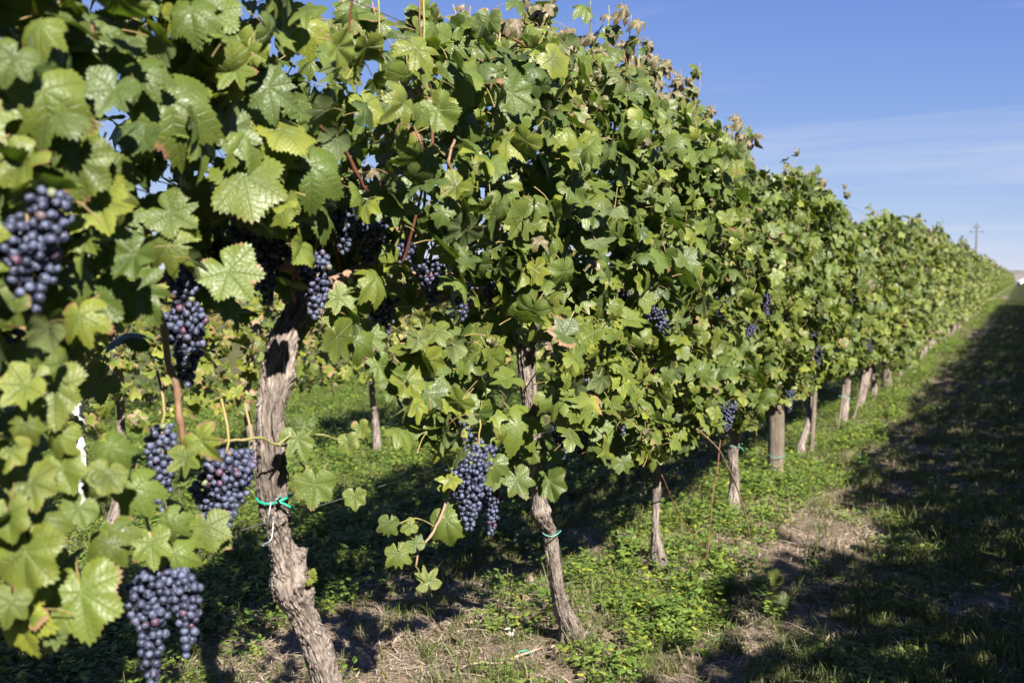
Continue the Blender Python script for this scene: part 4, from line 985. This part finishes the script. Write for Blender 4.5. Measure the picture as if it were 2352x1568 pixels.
def scatter(name, label, coll, pts, smin, smax, tilt=.15):
    n = len(pts); me = bpy.data.meshes.new(name); me.vertices.add(n); z = np.array([ground_z(a, b) if b < 80 else 0 for a, b in pts])
    me.vertices.foreach_set('co', np.column_stack([pts, z]).astype(np.float32).ravel())
    rot = np.column_stack([rng.normal(0, tilt, n), rng.normal(0, tilt, n), rng.uniform(0, 6.283, n)])
    dist = np.hypot(pts[:, 0], pts[:, 1]); sc = rng.uniform(smin, smax, n) * np.interp(dist, [0, 9, 20, 60], [1, 1.05, 1.4, 2.2])
    add_attr(me, 'rot', 'FLOAT_VECTOR', rot); add_attr(me, 'scl', 'FLOAT', sc)
    o = link(name, me); tag(o, label, None, None, 'stuff')
    ng = bpy.data.node_groups.new(name, 'GeometryNodeTree'); ng.interface.new_socket('Geometry', in_out='INPUT', socket_type='NodeSocketGeometry'); ng.interface.new_socket('Geometry', in_out='OUTPUT', socket_type='NodeSocketGeometry')
    N_ = ng.nodes.new; gi = N_('NodeGroupInput'); go = N_('NodeGroupOutput'); ci = N_('GeometryNodeCollectionInfo'); ip = N_('GeometryNodeInstanceOnPoints')
    ci.inputs['Collection'].default_value = coll; ci.inputs['Separate Children'].default_value = True; ci.inputs['Reset Children'].default_value = True
    ip.inputs['Pick Instance'].default_value = True
    ar = N_('GeometryNodeInputNamedAttribute'); ar.data_type = 'FLOAT_VECTOR'; ar.inputs['Name'].default_value = 'rot'
    er = N_('FunctionNodeEulerToRotation'); sc_ = N_('GeometryNodeInputNamedAttribute'); sc_.data_type = 'FLOAT'; sc_.inputs['Name'].default_value = 'scl'
    rnv = N_('FunctionNodeRandomValue'); rnv.data_type = 'INT'; rnv.inputs[4].default_value = 0; rnv.inputs[5].default_value = 50
    Lk = ng.links.new; Lk(gi.outputs[0], ip.inputs['Points']); Lk(ci.outputs[0], ip.inputs['Instance']); Lk(rnv.outputs[2], ip.inputs['Instance Index'])
    Lk(ar.outputs[0], er.inputs[0]); Lk(er.outputs[0], ip.inputs['Rotation']); Lk(sc_.outputs[0], ip.inputs['Scale']); Lk(ip.outputs[0], go.inputs[0])
    md = o.modifiers.new('scatter', 'NODES'); md.node_group = ng
    return o
def sample(bands):
    out = []
    for ya, yb_, xa, xb, den in bands:
        n = int((yb_ - ya) * (xb - xa) * den); out.append(np.column_stack([rng.uniform(xa, xb, n), rng.uniform(ya, yb_, n)]))
    P = np.vstack(out); q_ = np.column_stack([P, np.zeros(len(P))]); px, py, pz = proj(q_)
    keep = (pz > 1) & (px > -350) & (px < 2700) & (py < 1900); return P[keep]
def field(P): return dry_field(P[:, 0], P[:, 1])
bands = lambda k: [(1.5, 7, -7.5, 1.0, 260 * k), (7, 12, -9, 1.4, 150 * k), (12, 24, -9, 1.5, 60 * k), (24, 70, -2.6, 1.5, 16 * k)]
P = sample(bands(1.0)); dv = field(P); P1 = P[rng.random(len(P)) < np.clip(1.15 - 1.15 * dv, .10, 1)]
scatter('grass', 'short mown grass covering the ground between the rows', C_GRASS, P1, .7, 1.35)
P = sample(bands(.5)); dv = field(P); P2 = P[rng.random(len(P)) < np.clip(dv * 1.9 - .1, .18, 1)]
scatter('dry_grass', 'dry cut straw lying in the grass by the row', C_STRAW, P2, .7, 1.3, .06)
P = sample(bands(.55)); nn = fbm(P[:, 0], P[:, 1], 1.6, 3, 41.0); dv = field(P); P3 = P[(rng.random(len(P)) > dv * 1.05) & ((nn > .02) | (P[:, 0] < ROW - 1.0)) & (rng.random(len(P)) < .85) & (P[:, 0] < -.2)]
scatter('clover', 'patches of low green clover on the ground', C_CLOV, P3, .7, 1.4)
P = sample(bands(.75)); nn = fbm(P[:, 0], P[:, 1], 1.3, 3, 61.0); strip = np.exp(-((P[:, 0] - (ROW + .05)) / .36) ** 2); dv = field(P)
P4 = P[rng.random(len(P)) < np.clip(1.35 - dv, .08, 1) * np.clip(strip * (1.0 * (P[:, 1] > 3.7) + .15) * np.clip(nn + .60, 0, 1) * 1.9 + .55 * (P[:, 0] < ROW - 1.0) + .8 * np.exp(-((P[:, 0] - WEEDY.x) / .3) ** 2 - ((P[:, 1] - WEEDY.y) / .5) ** 2), 0, .92)]
scatter('weeds', 'leafy green weeds along the foot of the row', C_WEED, P4, .6, 1.25)
P = sample(bands(.10)); strip = np.exp(-((P[:, 0] - (ROW + .1)) / .35) ** 2); P5 = P[rng.random(len(P)) < strip * .35 * (P[:, 1] > 5) + .03]
P5 = np.vstack([P5, [tuple(at_g(1340, 1480))[:2], tuple(at_g(1330, 1500))[:2], tuple(at_g(1075, 1545))[:2], tuple(at_g(1350, 1510))[:2]]])
scatter('tall_grass', 'taller grass blades around the trunks and posts', C_TALL, P5, .6, 1.1)
print('instances', len(P1), len(P2), len(P3), len(P4), len(P5))

# ------------------------------------------------------------------ small things on the ground
def fallen(px, py, size, rot, label, col=(.1, .9, .75, .6)):
    p = at_g(px, py); p.z = ground_z(p.x, p.y) + .03
    l = Leaf(p, Vector((random.gauss(0, .4), random.gauss(0, .4), 1)), Vector((math.cos(rot), math.sin(rot), 0)), size, col, True)
    o = link('fallen_leaf', LEAVESD[l.v % len(LEAVESD)], None, l.matrix(Vector((0, 0, 0)))); o.color = col; tag(o, label, 'leaf', 'fallen dry leaves')
fallen(876, 1505, .055, 1.0, 'rusty curled leaf on the thatch left of the bottom centre'); fallen(898, 1492, .04, 2.4, 'smaller pinkish dry leaf beside the rusty curled one')
fallen(888, 1345, .05, .3, 'pale dry leaf in the shade below the hanging shoot'); fallen(1190, 1380, .045, 4, 'orange leaf on the grass left of the leaning trunk')
fallen(1425, 1500, .05, 2, 'dark red leaf on the soil right of the leaning trunk'); fallen(1395, 1478, .055, 5, 'brown leaf at the foot of the leaning trunk')
lit_ = []
for _ in range(230):
    a_ = random.uniform(2.4, 16); x_ = ROW + random.gauss(.05, .55); p = Vector((x_, a_, ground_z(x_, a_) + .022))
    lit_.append(Leaf(p, Vector((random.gauss(0, .5), random.gauss(0, .5), 1)), rv(), random.uniform(.03, .055), (.6 * random.random(), 1.0 + .5 * random.random(), random.choice((.3, .6, .9)), random.random()), True))
tag(link('leaf_litter', merge_leaves('leaf_litter', lit_, O, 1)), 'scattered brown fallen vine leaves under the row', None, None, 'stuff')
def stone(px, py, s, label):
    V, Fc = sphere(14, 9); V = [Vector(v) * (1 + .25 * noise.noise(Vector(v) * 1.6)) for v in V]
    p = at_g(px, py); o = link('stone', new_mesh('stone', V, [tuple(f) for f in Fc], [M_STONE]), None, Matrix.Translation((p.x, p.y, ground_z(p.x, p.y) + s * .55)) @ Matrix.Diagonal((s, s * .85, s * .7, 1)))
    tag(o, label, 'stone')
stone(1170, 1462, .026, 'pale round stone on the soil left of the leaning trunk')
def twig(pts, r, label):
    P = [at_g(a, b) + Vector((0, 0, .012)) for a, b in pts]; V, Fc, _ = tube(wiggle(P, .008, 6), [r * (1 - .4 * i / (len(pts) * 6)) for i in range((len(pts) - 1) * 6 + 1)], 6)
    tag(link('twig', new_mesh('twig', V, Fc, [M_TWIG])), label, 'twig', 'dry twigs on the ground')
twig([(1062, 1440), (1110, 1432)], .008, 'short thick twig lying left of the pale stone'); twig([(1170, 1520), (1225, 1502), (1245, 1490)], .006, 'forked dry twig below the pale stone')
twig([(1040, 1545), (1110, 1530), (1180, 1528)], .005, 'long thin twig at the bottom edge'); twig([(1390, 1500), (1440, 1540), (1480, 1545)], .006, 'dry twig on the bare soil right of the leaning trunk')
P = [at_g(a, b) + Vector((0, 0, .012 + .006 * (i % 2))) for i, (a, b) in enumerate([(1190, 1505), (1206, 1503), (1214, 1502), (1220, 1511)])]
V, Fc, _ = tube(catmull(P, 4), .003, 5); tag(link('plastic_tie', new_mesh('plastic_tie', V, Fc, [M_TIE])), 'scrap of green tie lying on the bare soil', 'tie', 'green plastic ties')

# ------------------------------------------------------------------ far things at the end of the row
d = ray(2240, 640); tt = 135 / d.dot(fw); b = CAM + d * tt
up_ = empty('utility_pole', (b.x, b.y, 0)); tag(up_, 'slender utility pole far behind the row at right', 'utility pole')
M_POLE = plain('pole_grey', (0.075, 0.07, 0.075), .8)
V, Fc, _ = tube([(0, 0, -.3), (0, 0, 4), (0, 0, 8.9)], [.17, .14, .09], 10); link('pole', new_mesh('pole', V, Fc, [M_POLE]), up_)
dr = rt
for zc, l in ((7.7, .95), (8.3, .45)):
    V, Fc, _ = tube([dr * -l + Vector((0, 0, zc)), dr * l + Vector((0, 0, zc))], .05, 6); ca_ = link('crossarm', new_mesh('crossarm', V, Fc, [M_POLE]), up_)
    for sx in (-1, 1):
        V, Fc, _ = tube([dr * (l * .9 * sx) + Vector((0, 0, zc)), dr * (l * .9 * sx) + Vector((0, 0, zc + .14)), dr * (l * .9 * sx) + Vector((0, 0, zc + .24))], [.03, .06, .04], 8); link('insulator', new_mesh('insulator', V, Fc, [M_POLE]), ca_)
V, Fc, _ = tube([dr * -.2 + Vector((0, 0, 4.6)), dr * -.22 + Vector((0, 0, 5.4))], .16, 8); link('transformer', new_mesh('transformer', V, Fc, [M_POLE]), up_)
# white car parked at the end of the lane
d = ray(2352, 652); tt = 215 / d.dot(fw); b = CAM + d * tt
car = empty('parked_car', (b.x + .6, b.y, 0)); car.rotation_euler = (0, 0, TH + .1); tag(car, 'white car parked far off at the end of the lane, cut by the right edge', 'car')
M_WHITE = plain('white_paint', (0.8, 0.8, 0.79), .3, .5); M_GLASS = plain('car_glass', (0.03, 0.035, 0.045), .1, .6); M_TYRE = plain('tyre', (0.02, 0.02, 0.02), .8)
prof = [(-2.1, .35), (-2.1, .85), (-1.95, .98), (-1.2, 1.05), (-.55, 1.48), (.9, 1.52), (1.7, 1.1), (2.1, .95), (2.12, .35)]
V = [(x_, -.85, z_) for x_, z_ in prof] + [(x_, .85, z_) for x_, z_ in prof]; n = len(prof)
Fc = [tuple(range(n)), tuple(reversed(range(n, 2 * n)))] + [(i, n + i, n + (i + 1) % n, (i + 1) % n) for i in range(n)]
link('body', new_mesh('body', V, Fc, [M_WHITE], False), car)
for q_ in ([(-1.05, 1.08), (-.5, 1.42), (.1, 1.44), (.1, 1.08)], [(.2, 1.08), (.2, 1.44), (.85, 1.44), (1.45, 1.1)]):
    V = [(x_, -.87, z_) for x_, z_ in q_] + [(x_, -.84, z_) for x_, z_ in q_]
    link('window', new_mesh('window', V, [(0, 1, 2, 3), (7, 6, 5, 4)] + [(i, 4 + i, 4 + (i + 1) % 4, (i + 1) % 4) for i in range(4)], [M_GLASS], False), car)
for wx in (-1.35, 1.35):
    for wy in (-.78, .78):
        V, Fc, _ = tube([(wx, wy - .1, .33), (wx, wy + .1, .33)], .33, 18); link('wheel', new_mesh('wheel', V, Fc, [M_TYRE]), car)
